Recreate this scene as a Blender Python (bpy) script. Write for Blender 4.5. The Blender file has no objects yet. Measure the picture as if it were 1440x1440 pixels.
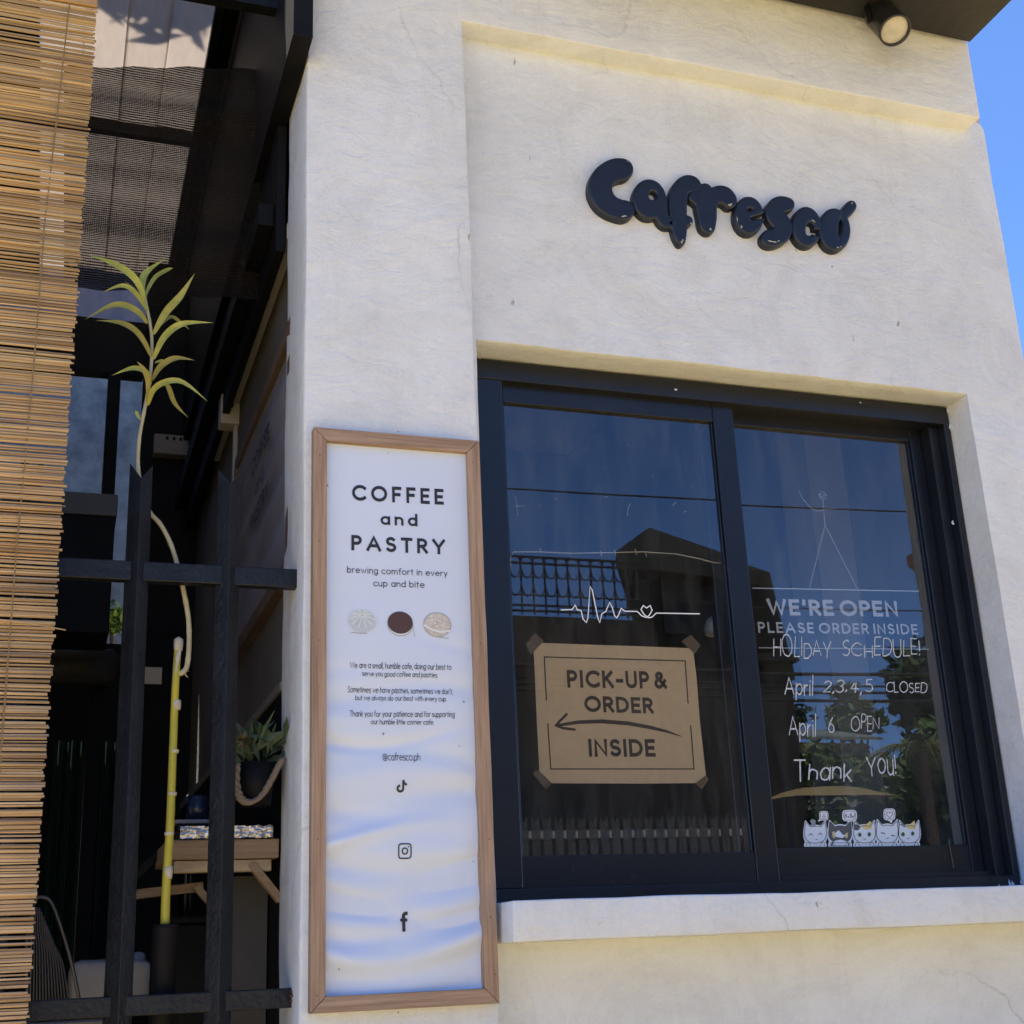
import bpy, bmesh, math, random
import numpy as np
from mathutils import Vector, Matrix, noise
random.seed(7)
R = math.radians
S = bpy.context.scene
COL = S.collection

# ------------------------------------------------------------------ camera, sky, sun, exposure
EYE = 1.55                                  # the lens above the street
YAW, PITCH, ROLL, FPX = R(19.3925), R(18.4241), R(-2.5075), 1873.92
FWD = Vector((math.sin(YAW)*math.cos(PITCH), math.cos(YAW)*math.cos(PITCH), math.sin(PITCH)))
_rt = Vector((math.cos(YAW), -math.sin(YAW), 0)); _up = _rt.cross(FWD)
RGT = _rt*math.cos(ROLL) + _up*math.sin(ROLL); UPV = _up*math.cos(ROLL) - _rt*math.sin(ROLL)
CAM = Vector((0, -3, EYE))
cd = bpy.data.cameras.new('camera'); co = bpy.data.objects.new('camera', cd); COL.objects.link(co)
cd.sensor_width = 36; cd.lens = 36*FPX/1440; cd.clip_start = .05; cd.clip_end = 2000
M = Matrix((RGT, UPV, -FWD)).transposed().to_4x4(); M.translation = CAM
co.matrix_world = M; S.camera = co

SUN_EL, SUN_AZ = R(70), R(-42)               # azimuth measured from +Y towards +X: behind the cafe
w = bpy.data.worlds.new('World'); S.world = w; w.use_nodes = True
nt = w.node_tree; bg = nt.nodes['Background']
sk = nt.nodes.new('ShaderNodeTexSky'); sk.sky_type = 'NISHITA'; sk.sun_disc = False
sk.sun_elevation = SUN_EL; sk.sun_rotation = SUN_AZ
sk.air_density = 1.1; sk.dust_density = 0.0; sk.ozone_density = 10.0; sk.altitude = 5200
nt.links.new(sk.outputs[0], bg.inputs[0]); bg.inputs[1].default_value = 0.15
sd = bpy.data.lights.new('sun', 'SUN'); so = bpy.data.objects.new('sun', sd); COL.objects.link(so)
sd.energy = 5.0; sd.angle = R(.5); sd.color = (1, .94, .84)
sdir = Vector((math.sin(SUN_AZ)*math.cos(SUN_EL), math.cos(SUN_AZ)*math.cos(SUN_EL), math.sin(SUN_EL)))
so.rotation_euler = sdir.to_track_quat('Z', 'Y').to_euler(); so.location = (0, 5, 20)
S.view_settings.view_transform = 'Standard'; S.view_settings.look = 'None'
S.view_settings.exposure = 1.33; S.view_settings.gamma = 1

# ------------------------------------------------------------------ helpers
def ray(x, y): return FWD + RGT*((x-720)/FPX) - UPV*((y-720)/FPX)
def at(x, y, Y):                            # point on the upright plane at depth Y
    d = ray(x, y); return CAM + d*((Y+3)/d.y)
def atx(x, y, X):                           # point on the plane square to the facade at X
    d = ray(x, y); return CAM + d*(X/d.x)
def opp(x, y, Y, G=.215):                   # point across the street, facing the glass
    d = ray(x, y); p = CAM + d*((G+3)/d.y); d = Vector((d.x, -d.y, d.z)); return p + d*((Y-G)/d.y)

def lin(c):
    return tuple(((v/255)/12.92 if v/255 <= .04045 else ((v/255+.055)/1.055)**2.4) for v in c)
def mat(name, col, rough=.6, var=0.0, vscale=8, bump=0.0, bscale=40, spec=.5, metal=0, stretch=(1, 1, 1), col2=None, coat=0):
    m = bpy.data.materials.new(name); m.use_nodes = True; t = m.node_tree; b = t.nodes['Principled BSDF']
    b.inputs['Base Color'].default_value = (*col, 1); b.inputs['Roughness'].default_value = rough
    b.inputs['Specular IOR Level'].default_value = spec; b.inputs['Metallic'].default_value = metal
    b.inputs['Coat Weight'].default_value = coat
    if var or bump or col2:
        tc = t.nodes.new('ShaderNodeTexCoord'); mp = t.nodes.new('ShaderNodeMapping'); mp.inputs['Scale'].default_value = stretch
        t.links.new(tc.outputs['Object'], mp.inputs[0])
        if var or col2:
            n = t.nodes.new('ShaderNodeTexNoise'); n.inputs['Scale'].default_value = vscale; n.inputs['Detail'].default_value = 8
            n.inputs['Roughness'].default_value = .65
            t.links.new(mp.outputs[0], n.inputs['Vector'])
            r = t.nodes.new('ShaderNodeValToRGB'); r.color_ramp.elements[0].position = .3; r.color_ramp.elements[1].position = .7
            c2 = col2 or tuple(min(1, c*(1+var)) for c in col)
            c1 = col if col2 else tuple(c*(1-var) for c in col)
            r.color_ramp.elements[0].color = (*c1, 1); r.color_ramp.elements[1].color = (*c2, 1)
            t.links.new(n.outputs[0], r.inputs[0]); t.links.new(r.outputs[0], b.inputs['Base Color'])
        if bump:
            n2 = t.nodes.new('ShaderNodeTexNoise'); n2.inputs['Scale'].default_value = bscale; n2.inputs['Detail'].default_value = 6
            t.links.new(mp.outputs[0], n2.inputs['Vector'])
            bp = t.nodes.new('ShaderNodeBump'); bp.inputs['Strength'].default_value = bump; bp.inputs['Distance'].default_value = .01
            t.links.new(n2.outputs[0], bp.inputs['Height']); t.links.new(bp.outputs[0], b.inputs['Normal'])
    return m

class MB:
    def __init__(s): s.v = []; s.f = []; s.mi = []
    def add(s, vs, fs, mi=0):
        o = len(s.v); s.v += [tuple(p) for p in vs]; s.f += [tuple(i+o for i in f) for f in fs]; s.mi += [mi]*len(fs); return s
    def box(s, x0, x1, y0, y1, z0, z1, mtx=None):
        vs = [Vector((x, y, z)) for x in (x0, x1) for y in (y0, y1) for z in (z0, z1)]
        if mtx: vs = [mtx @ p for p in vs]
        return s.add(vs, [(0, 1, 3, 2), (4, 6, 7, 5), (0, 4, 5, 1), (2, 3, 7, 6), (0, 2, 6, 4), (1, 5, 7, 3)])
    def bar(s, a, b, wx, wy, up=Vector((0, 0, 1))):
        a = Vector(a); b = Vector(b); d = (b-a).normalized(); x = d.cross(up)
        if x.length < 1e-4: x = d.cross(Vector((0, 1, 0)))
        x.normalize(); y = x.cross(d)
        vs = [p + x*sx*wx/2 + y*sy*wy/2 for p in (a, b) for sx, sy in ((-1, -1), (1, -1), (1, 1), (-1, 1))]
        return s.add(vs, [(3, 2, 1, 0), (4, 5, 6, 7)] + [(i, (i+1) % 4, 4+(i+1) % 4, 4+i) for i in range(4)])
    def prism(s, pts, dy, cap=True):        # pts: outline in world space, pushed by vector dy
        n = len(pts); dy = Vector(dy); pts = [Vector(p) for p in pts]
        return s.add(pts + [p+dy for p in pts], [tuple(range(n)), tuple(range(2*n-1, n-1, -1))] + [((i+1) % n, i, n+i, n+(i+1) % n) for i in range(n)])
    def tube(s, pts, rad, n=8, cap=True):
        pts = [Vector(p) for p in pts]; rad = rad if isinstance(rad, (list, tuple)) else [rad]*len(pts)
        rings = []; ref = Vector((.13, .31, .94))
        for i, p in enumerate(pts):
            d = (pts[min(i+1, len(pts)-1)] - pts[max(i-1, 0)]).normalized()
            x = ref - d*ref.dot(d)
            if x.length < 1e-3: x = Vector((1, 0, 0)) - d*d.x
            x.normalize(); ref = x; y = d.cross(x)
            rings.append([p + (x*math.cos(2*math.pi*k/n) + y*math.sin(2*math.pi*k/n))*rad[i] for k in range(n)])
        vs = [q for r_ in rings for q in r_]; fs = []
        for i in range(len(pts)-1):
            for k in range(n): fs.append((i*n+k, i*n+(k+1) % n, (i+1)*n+(k+1) % n, (i+1)*n+k))
        if cap: fs += [tuple(range(n-1, -1, -1)), tuple((len(pts)-1)*n+k for k in range(n))]
        return s.add(vs, fs)
    def lathe(s, prof, c, n=20, mtx=None):
        vs = []; fs = []
        for r_, z in prof:
            for k in range(n):
                p = Vector((r_*math.cos(2*math.pi*k/n), r_*math.sin(2*math.pi*k/n), z)); p = (mtx @ p if mtx else p) + Vector(c); vs.append(p)
        for i in range(len(prof)-1):
            for k in range(n): fs.append((i*n+k, i*n+(k+1) % n, (i+1)*n+(k+1) % n, (i+1)*n+k))
        return s.add(vs, fs)
    def build(s, name, m=None, parent=None, smooth=False, bevel=0, seg=2, loc=None):
        me = bpy.data.meshes.new(name); me.from_pydata(s.v, [], s.f); me.validate(); me.update()
        ms = m if isinstance(m, (list, tuple)) else [m]
        for q in ms: me.materials.append(q)
        if len(ms) > 1:
            for p, i in zip(me.polygons, s.mi): p.material_index = i
        if smooth:
            for p in me.polygons: p.use_smooth = True
        o = bpy.data.objects.new(name, me); COL.objects.link(o)
        if parent:
            o.parent = parent; off = Vector((0, 0, 0)); q = parent
            while q: off += q.location; q = q.parent
            o.location = -off               # meshes are written in world space
        if bevel:
            bm = bmesh.new(); bm.from_mesh(me); bmesh.ops.remove_doubles(bm, verts=bm.verts, dist=1e-6)
            bmesh.ops.bevel(bm, geom=[e for e in bm.edges if e.calc_face_angle(0) > .5], offset=bevel, segments=seg, affect='EDGES', profile=.5, clamp_overlap=True)
            bm.to_mesh(me); bm.free()
        return o

def tag(o, label=None, cat=None, group=None, kind=None):
    if label: o['label'] = label
    if cat: o['category'] = cat
    if group: o['group'] = group
    if kind: o['kind'] = kind
    return o
def thing(name, label, cat, loc=(0, 0, 0), group=None):
    o = bpy.data.objects.new(name, None); COL.objects.link(o); o.location = loc; o.empty_display_size = .1
    return tag(o, label, cat, group)

# ------------------------------------------------------------------ stroke lettering
def arc(cx, cy, rx, ry, a0, a1, n=12):
    return [(cx+rx*math.cos(R(a0+(a1-a0)*i/n)), cy+ry*math.sin(R(a0+(a1-a0)*i/n))) for i in range(n+1)]
def ring(cx, cy, rx, ry, n=22): return arc(cx, cy, rx, ry, 90, 450, n)
_s = arc(.27, .755, .25, .245, 38, 262, 9) + arc(.28, .255, .28, .255, 82, -145, 9)
_sl = [(x*.78, y*.66) for x, y in _s]
bowl = ring(.28, .32, .28, .32)
G = {
 'A': (.84, [[(0, 0), (.42, 1), (.84, 0)], [(.16, .32), (.68, .32)]]),
 'C': (.84, [arc(.5, .5, .5, .5, 48, 312, 18)]),
 'D': (.74, [[(0, 0), (0, 1), (.27, 1)] + arc(.27, .5, .47, .5, 85, -85, 12) + [(.27, 0), (0, 0)]]),
 'E': (.50, [[(.50, 1), (0, 1), (0, 0), (.50, 0)], [(0, .5), (.44, .5)]]),
 'F': (.50, [[(.50, 1), (0, 1), (0, 0)], [(0, .5), (.43, .5)]]),
 'H': (.66, [[(0, 0), (0, 1)], [(.66, 0), (.66, 1)], [(0, .5), (.66, .5)]]),
 'I': (.02, [[(.01, 0), (.01, 1)]]),
 'K': (.62, [[(0, 0), (0, 1)], [(.58, 1), (.03, .42)], [(.20, .58), (.62, 0)]]),
 'L': (.48, [[(0, 1), (0, 0), (.48, 0)]]),
 'N': (.68, [[(0, 0), (0, 1), (.68, 0), (.68, 1)]]),
 'O': (1.0, [ring(.5, .5, .5, .5, 28)]),
 'P': (.54, [[(0, 0), (0, 1), (.27, 1)] + arc(.27, .73, .27, .27, 85, -85, 10) + [(.27, .46), (0, .46)]]),
 'R': (.58, [[(0, 0), (0, 1), (.27, 1)] + arc(.27, .73, .27, .27, 85, -85, 10) + [(.27, .46), (0, .46)], [(.26, .46), (.58, 0)]]),
 'S': (.56, [_s]),
 'T': (.64, [[(0, 1), (.64, 1)], [(.32, 1), (.32, 0)]]),
 'U': (.64, [[(0, 1), (0, .32)] + arc(.32, .32, .32, .32, 185, 355, 12) + [(.64, .32), (.64, 1)]]),
 'W': (1.1, [[(0, 1), (.28, 0), (.55, .9), (.82, 0), (1.1, 1)]]),
 'Y': (.74, [[(0, 1), (.37, .45), (.74, 1)], [(.37, .45), (.37, 0)]]),
 'a': (.56, [bowl, [(.56, .64), (.56, 0)]]),
 'b': (.56, [bowl, [(0, 1), (0, 0)]]),
 'c': (.52, [arc(.32, .32, .32, .32, 50, 310, 14)]),
 'd': (.56, [bowl, [(.56, 1), (.56, 0)]]),
 'e': (.62, [[(.03, .34), (.62, .34)] + arc(.31, .32, .31, .32, 12, 312, 16)]),
 'f': (.32, [arc(.34, .8, .18, .2, 75, 180, 6) + [(.16, .7), (.16, 0)], [(0, .6), (.34, .6)]]),
 'g': (.56, [bowl, [(.56, .64), (.56, -.05)] + arc(.28, -.05, .28, .24, -5, -155, 8)]),
 'h': (.50, [[(0, 1), (0, 0)], [(0, .36)] + arc(.25, .38, .25, .26, 170, 5, 8) + [(.5, .3), (.5, 0)]]),
 'i': (.04, [[(.02, .64), (.02, 0)], [(.02, .86), (.02, .9)]]),
 'k': (.44, [[(0, 1), (0, 0)], [(.42, .64), (.02, .25)], [(.14, .38), (.44, 0)]]),
 'l': (.02, [[(.01, 1), (.01, 0)]]),
 'm': (.86, [[(0, .64), (0, 0)], [(0, .38)] + arc(.215, .4, .215, .24, 170, 5, 8) + [(.43, .3), (.43, 0)], [(.43, .38)] + arc(.645, .4, .215, .24, 170, 5, 8) + [(.86, .3), (.86, 0)]]),
 'n': (.50, [[(0, .64), (0, 0)], [(0, .36)] + arc(.25, .38, .25, .26, 170, 5, 8) + [(.5, .3), (.5, 0)]]),
 'o': (.64, [ring(.32, .32, .32, .32)]),
 'p': (.56, [bowl, [(0, .64), (0, -.3)]]),
 'r': (.30, [[(0, .64), (0, 0)], [(0, .34)] + arc(.26, .36, .26, .27, 170, 80, 6)]),
 's': (.42, [_sl]),
 't': (.30, [[(.15, .9), (.15, 0)], [(0, .62), (.30, .62)]]),
 'u': (.48, [[(0, .64), (0, .24)] + arc(.24, .24, .24, .24, 185, 355, 9) + [(.48, .3)], [(.48, .64), (.48, 0)]]),
 'v': (.50, [[(0, .64), (.25, 0), (.50, .64)]]),
 'w': (.78, [[(0, .64), (.2, 0), (.39, .58), (.58, 0), (.78, .64)]]),
 'y': (.50, [[(0, .64), (.26, .02)], [(.50, .64), (.14, -.28)]]),
 '2': (.5, [arc(.25, .74, .25, .26, 160, -30, 9) + [(0, 0), (.5, 0)]]),
 '3': (.5, [arc(.22, .75, .24, .25, 150, -80, 9), arc(.22, .25, .27, .26, 80, -150, 9)]),
 '4': (.56, [[(.36, 0), (.36, 1)], [(.2, 1), (0, .4), (.56, .4)]]),
 '5': (.5, [[(.48, 1), (.08, 1), (.05, .55)] + arc(.22, .3, .27, .31, 110, -140, 10)]),
 '6': (.5, [[(.38, 1), (.1, .55)] + arc(.25, .28, .25, .28, 165, -190, 16)]),
 '!': (.04, [[(.03, 1), (.02, .32)], [(.02, .05), (.02, .0)]]),
 ',': (.08, [[(.08, .06), (0, -.16)]]), '.': (.04, [[(.02, 0), (.02, .03)]]),
 "'": (.06, [[(.05, 1), (.02, .8)]]), '-': (.34, [[(0, .4), (.34, .4)]]),
 '&': (.78, [[(.76, 0), (.18, .68)] + arc(.32, .8, .19, .2, 215, -45, 10) + [(.14, .46)] + arc(.28, .24, .25, .25, 130, 300, 8) + [(.55, .14), (.72, .44)]]),
 '@': (.9, [ring(.45, .38, .17, .19), [(.62, .57), (.62, .24)] + arc(.74, .3, .12, .12, 220, 350, 4) + arc(.45, .38, .44, .46, 0, 310, 20)]),
}
def ribbon(mb, pts, w, put, lift=0, rnd=False, square=True):
    """flat stroke of width w along 2-D points; put(x, y, lift) gives the world point"""
    P = [Vector(p) for p in pts]; Q = [P[0]]
    for p in P[1:]:
        if (p-Q[-1]).length > 1e-5: Q.append(p)
    P = Q
    if len(P) < 2: return
    closed = (P[0]-P[-1]).length < 1e-3 and len(P) > 3
    if closed: P = P[:-1]
    elif square and not rnd:
        P[0] = P[0] + (P[0]-P[1]).normalized()*w/2; P[-1] = P[-1] + (P[-1]-P[-2]).normalized()*w/2
    n = len(P); L = []; Rr = []
    ww = w if isinstance(w, (list, tuple)) else [w]*n
    for i in range(n):
        a = P[i-1] if (i or closed) else None; b = P[(i+1) % n] if (i < n-1 or closed) else None
        d0 = (P[i]-a).normalized() if a is not None else None; d1 = (b-P[i]).normalized() if b is not None else None
        if d0 is None: d0 = d1
        if d1 is None: d1 = d0
        t = d0+d1
        t = t.normalized() if t.length > .2 else d1
        nn = Vector((-t.y, t.x)); k = min(1/max(.35, nn.dot(Vector((-d1.y, d1.x)))), 1.45)
        L.append(P[i]+nn*ww[i]/2*k); Rr.append(P[i]-nn*ww[i]/2*k)
    vs = [put(p.x, p.y, lift+1e-5*i_) for i_, q in enumerate(zip(L, Rr)) for p in q]
    m = n if closed else n-1
    mb.add(vs, [(2*i, 2*i+1, (2*i+3) % (2*n), (2*i+2) % (2*n)) for i in range(m)])
    if rnd and not closed:
        for c, d, wi in ((P[0], P[0]-P[1], ww[0]), (P[-1], P[-1]-P[-2], ww[-1])):
            a = math.atan2(d.y, d.x)
            vs = [put(c.x+wi/2*math.cos(a+R(t)), c.y+wi/2*math.sin(a+R(t)), lift) for t in range(-90, 91, 30)]
            mb.add(vs, [tuple(range(len(vs)))])
def disc(mb, cx, cy, rx, ry, put, lift=0, a0=0, a1=360, n=28):
    p = arc(cx, cy, rx, ry, a0, a1, n)[:n if a1-a0 == 360 else n+1]
    mb.add([put(x, y, lift) for x, y in p], [tuple(range(len(p)))])
def text(mb, s, pL, pR, pT, Y, wt, track=.2, rnd=False, hand=0, slant=0, skin=None, space=.42, cnt=[0]):
    """a line of lettering from pL to pR on its base line, cap height up to pT, on the plane at depth Y (or on skin)"""
    a = at(*pL, Y); b = at(*pR, Y); t = at(*pT, Y); h = (t-a).length; ux = (b-a); wid = ux.length; ux.normalize(); uz = Vector((0, 0, 1))
    adv = []; x = 0; rg = random.Random(len(s)*31+ord(s[0]))
    for ch in s:
        if ch == ' ': x += space; adv.append(x); continue
        adv.append(x); x += G[ch][0] + track
    tot = x - track; sx = wid/(tot+wt)/h        # stretch so the line ends where it should
    for ch, x0 in zip(s, adv):
        if ch == ' ': continue
        jy = rg.uniform(-1, 1)*hand*.06; js = 1+rg.uniform(-1, 1)*hand*.12; jr = rg.uniform(-1, 1)*hand*.05
        for k, st in enumerate(G[ch][1]):
            cnt[0] += 1; lf = .00008*(cnt[0] % 7)
            def put(u, v, l):
                p = a + ux*(u*h*sx) + uz*(v*h)
                if skin: return skin(p, l)
                return p + Vector((0, -l, 0))
            pts = []
            for (u, v) in st:
                v2 = wt/2 + (1-wt)*v if not hand else v*js
                u2 = u + slant*v2 + jr*v2
                if hand: u2 += rg.uniform(-1, 1)*.012*hand; v2 += rg.uniform(-1, 1)*.012*hand
                pts.append(((x0+wt/2+u2), v2+jy))
            ribbon(mb, pts, wt, put, .0004+lf, rnd)
    return mb

# ------------------------------------------------------------------ materials
def plaster(name, base, stain=.10, scale=1.0):
    m = bpy.data.materials.new(name); m.use_nodes = True; t = m.node_tree; N = t.nodes.new; Lk = t.links.new; b = t.nodes['Principled BSDF']
    b.inputs['Roughness'].default_value = .75; b.inputs['Specular IOR Level'].default_value = .25
    tc = N('ShaderNodeTexCoord')
    def nz(sc, det=8, st=(1, 1, 1), rough=.6, dist=0):
        mp = N('ShaderNodeMapping'); mp.inputs['Scale'].default_value = st; Lk(tc.outputs['Object'], mp.inputs[0])
        n = N('ShaderNodeTexNoise'); n.inputs['Scale'].default_value = sc; n.inputs['Detail'].default_value = det
        n.inputs['Roughness'].default_value = rough; n.inputs['Distortion'].default_value = dist; Lk(mp.outputs[0], n.inputs['Vector']); return n.outputs[0]
    def ramp(v, a, b_, c0, c1):
        r = N('ShaderNodeValToRGB'); r.color_ramp.elements[0].position = a; r.color_ramp.elements[1].position = b_
        r.color_ramp.elements[0].color = (*c0, 1); r.color_ramp.elements[1].color = (*c1, 1); Lk(v, r.inputs[0]); return r.outputs[0]
    def mul(a, b_, f=1):
        x = N('ShaderNodeMix'); x.data_type = 'RGBA'; x.blend_type = 'MULTIPLY'; x.inputs[0].default_value = f
        Lk(a, x.inputs[6]); Lk(b_, x.inputs[7]); return x.outputs[2]
    d = 1-stain
    c = ramp(nz(1.6, 9, (1, 1, .8), .62), .35, .68, tuple(v*d for v in base), base)
    c = mul(c, ramp(nz(3.2, 12, (.9, .9, 1.1), .78, 1.4), .36, .56, (.90, .895, .88), (1, 1, 1)))            # trowelled patches
    c = mul(c, ramp(nz(5.5, 8, (1.6, 1.6, .16), .7, .4), .30, .46, (.87, .86, .835), (1, 1, 1)), .5)          # rain streaks
    c = mul(c, ramp(nz(95, 6, (1, 1, 1), .7), .28, .45, (.84, .83, .81), (1, 1, 1)), .75)                    # grit
    c = mul(c, ramp(nz(24, 3, (1, 1, .5)), .235, .275, (.30, .29, .27), (1, 1, 1)), .7)                       # scattered nicks
    vo = N('ShaderNodeTexVoronoi'); vo.feature = 'DISTANCE_TO_EDGE'; vo.inputs['Scale'].default_value = 1.1
    mp = N('ShaderNodeMapping'); mp.inputs['Scale'].default_value = (1, 1, .6); vm = N('ShaderNodeMix'); vm.data_type = 'VECTOR'; vm.inputs[0].default_value = .16
    wn_ = N('ShaderNodeTexNoise'); wn_.inputs['Scale'].default_value = 4; wn_.inputs['Detail'].default_value = 8; Lk(tc.outputs['Object'], wn_.inputs['Vector'])
    Lk(tc.outputs['Object'], mp.inputs[0]); Lk(mp.outputs[0], vm.inputs[4]); Lk(wn_.outputs['Color'], vm.inputs[5]); Lk(vm.outputs[1], vo.inputs['Vector'])
    crack = ramp(vo.outputs['Distance'], .0006, .0022, (0, 0, 0), (1, 1, 1)); gate = ramp(nz(1.3, 3), .50, .60, (0, 0, 0), (1, 1, 1))
    cm_ = N('ShaderNodeMix'); cm_.data_type = 'RGBA'; cm_.blend_type = 'MIX'; Lk(gate, cm_.inputs[0]); cm_.inputs[6].default_value = (1, 1, 1, 1); Lk(crack, cm_.inputs[7])
    c = mul(c, cm_.outputs[2], .24)                                                                          # a few hairline cracks
    Lk(c, b.inputs['Base Color'])
    def mth(op, a, v):
        x = N('ShaderNodeMath'); x.operation = op; Lk(a, x.inputs[0])
        if isinstance(v, float): x.inputs[1].default_value = v
        else: Lk(v, x.inputs[1])
        return x.outputs[0]
    rid = mth('ABSOLUTE', mth('SUBTRACT', nz(3.4, 5, (.8, .8, 1.3), .5, .7), .5), 0.0)
    h = mth('ADD', mth('MULTIPLY', nz(2.6, 7, (.8, .8, 1.15), .55, 1.0), .8), mth('MULTIPLY', nz(13, 7, (.75, .75, 1.25), .66, 1.8), .27))
    h = mth('ADD', h, mth('MULTIPLY', mth('MINIMUM', rid, .06), -.55))
    h = mth('ADD', h, mth('MULTIPLY', nz(110, 5, (1, 1, 1), .7), .050))
    bp = N('ShaderNodeBump'); bp.inputs['Strength'].default_value = .62; bp.inputs['Distance'].default_value = .03
    Lk(h, bp.inputs['Height']); Lk(bp.outputs[0], b.inputs['Normal'])
    return m
WALL = plaster('white_plaster', (.762, .785, .81))
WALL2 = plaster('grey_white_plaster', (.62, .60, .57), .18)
FRAME = mat('navy_black_aluminium', (.009, .0102, .0138), .30, .25, 6, .03, 120, .5)
BLACKP = mat('black_paint', (.007, .007, .008), .6, .3, 8, .15, 60, .15)
STEEL = mat('black_painted_steel', (.009, .0105, .014), .42, .45, 14, .25, 90, .3)
SOFF = mat('black_soffit', (.014, .013, .013), .7, .35, 5, .3, 30)
RUST = mat('rust', (.16, .06, .025), .9, .5, 40, .4, 90)
WOODF = mat('pale_frame_wood', (.23, .145, .095), .7, .0, 7, .25, 40, .25, 0, (16, 16, .55), (.46, .325, .235))
WOODH = mat('pale_frame_wood_across', (.23, .145, .095), .7, .0, 7, .25, 40, .25, 0, (.55, 16, 16), (.46, .325, .235))
INK = mat('dark_ink', (.018, .02, .032), .6)
BANNER = mat('banner_vinyl', (.62, .69, .84), .5, .03, 4, 0, 1, .4)
KRAFT = mat('brown_paper', (.47, .33, .19), .8, .06, 40, .08, 200, .2)
BROWN = mat('brown_ink', (.034, .019, .012), .8)
TAPE = mat('brown_tape', (.10, .06, .022), .4)
WHITE = mat('white_vinyl', (.8, .8, .8), .5)
CHALK = mat('white_marker', (.50, .53, .57), .8, .35, 120)
ACRYL_TXT = mat('frosted_lettering', (.40, .40, .42), .6)
SIGN = mat('navy_painted_sign', (.0105, .0145, .026), .44, .2, 20, .06, 60, .5)
CHIP = mat('bare_chipped_core', (.42, .39, .33), .9)

def glass_mat():
    m = bpy.data.materials.new('tinted_window_glass'); m.use_nodes = True; t = m.node_tree; t.nodes.clear(); N = t.nodes.new; Lk = t.links.new
    o = N('ShaderNodeOutputMaterial'); mx = N('ShaderNodeMixShader'); tr = N('ShaderNodeBsdfTransparent'); gl = N('ShaderNodeBsdfGlossy')
    du = N('ShaderNodeBsdfDiffuse'); du.inputs[0].default_value = (.55, .55, .53, 1)
    tc2 = N('ShaderNodeTexCoord'); mp2 = N('ShaderNodeMapping'); mp2.inputs['Scale'].default_value = (3, 1, .7); Lk(tc2.outputs['Object'], mp2.inputs[0]); dn_ = N('ShaderNodeTexNoise'); dn_.inputs['Scale'].default_value = 5; dn_.inputs['Detail'].default_value = 10; dn_.inputs['Roughness'].default_value = .75; Lk(mp2.outputs[0], dn_.inputs['Vector'])
    dr_ = N('ShaderNodeMapRange'); dr_.inputs[1].default_value = .42; dr_.inputs[2].default_value = .75; dr_.inputs[3].default_value = .0; dr_.inputs[4].default_value = .035; Lk(dn_.outputs[0], dr_.inputs[0])
    tr.inputs[0].default_value = (.93, .95, .96, 1); gl.inputs['Roughness'].default_value = .0; gl.inputs[0].default_value = (.95, .97, 1, 1)
    fr = N('ShaderNodeFresnel'); fr.inputs[0].default_value = 1.95
    tc = N('ShaderNodeTexCoord'); n = N('ShaderNodeTexNoise'); n.inputs['Scale'].default_value = 2.2; n.inputs['Detail'].default_value = 1
    Lk(tc.outputs['Object'], n.inputs['Vector']); bp = N('ShaderNodeBump'); bp.inputs['Strength'].default_value = .012; bp.inputs['Distance'].default_value = .01
    Lk(n.outputs[0], bp.inputs['Height']); Lk(bp.outputs[0], gl.inputs['Normal'])
    ge = N('ShaderNodeNewGeometry'); iv = N('ShaderNodeMath'); iv.operation = 'SUBTRACT'; iv.inputs[0].default_value = 1; Lk(ge.outputs['Backfacing'], iv.inputs[1])
    ml = N('ShaderNodeMath'); ml.operation = 'MULTIPLY'; Lk(fr.outputs[0], ml.inputs[0]); Lk(iv.outputs[0], ml.inputs[1])
    Lk(ml.outputs[0], mx.inputs[0]); Lk(tr.outputs[0], mx.inputs[1]); Lk(gl.outputs[0], mx.inputs[2]); dm = N('ShaderNodeMixShader'); Lk(dr_.outputs[0], dm.inputs[0]); Lk(mx.outputs[0], dm.inputs[1]); Lk(du.outputs[0], dm.inputs[2]); Lk(dm.outputs[0], o.inputs[0]); return m
GLASS = glass_mat()
def clear_mat(name, a, fres=1.35):
    m = bpy.data.materials.new(name); m.use_nodes = True; t = m.node_tree; t.nodes.clear(); N = t.nodes.new; Lk = t.links.new
    o = N('ShaderNodeOutputMaterial'); mx = N('ShaderNodeMixShader'); tr = N('ShaderNodeBsdfTransparent'); gl = N('ShaderNodeBsdfGlossy')
    tr.inputs[0].default_value = (a, a, a, 1); gl.inputs['Roughness'].default_value = .1; fr = N('ShaderNodeFresnel'); fr.inputs[0].default_value = fres
    ge = N('ShaderNodeNewGeometry'); iv = N('ShaderNodeMath'); iv.operation = 'SUBTRACT'; iv.inputs[0].default_value = 1; Lk(ge.outputs['Backfacing'], iv.inputs[1])
    ml = N('ShaderNodeMath'); ml.operation = 'MULTIPLY'; Lk(fr.outputs[0], ml.inputs[0]); Lk(iv.outputs[0], ml.inputs[1])
    Lk(ml.outputs[0], mx.inputs[0]); Lk(tr.outputs[0], mx.inputs[1]); Lk(gl.outputs[0], mx.inputs[2]); Lk(mx.outputs[0], o.inputs[0]); return m

# ------------------------------------------------------------------ ground
GROUND = mat('warm_street_concrete', (.41, .305, .135), .9, 0, .8, .3, 30, .2, 0, (1, 1, 1), (.49, .37, .17))
g = MB().add([(-600, -600, 0), (600, -600, 0), (600, 600, 0), (-600, 600, 0)], [(0, 1, 2, 3)]).build('street', GROUND); tag(g, kind='structure')
TILE = mat('patio_floor_concrete', (.06, .055, .05), .8, .2, 5, .2, 40)
o = MB().box(-3.2, .53, .16, 6.2, .0, 1.0).build('patio_floor', TILE); tag(o, kind='structure')

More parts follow.
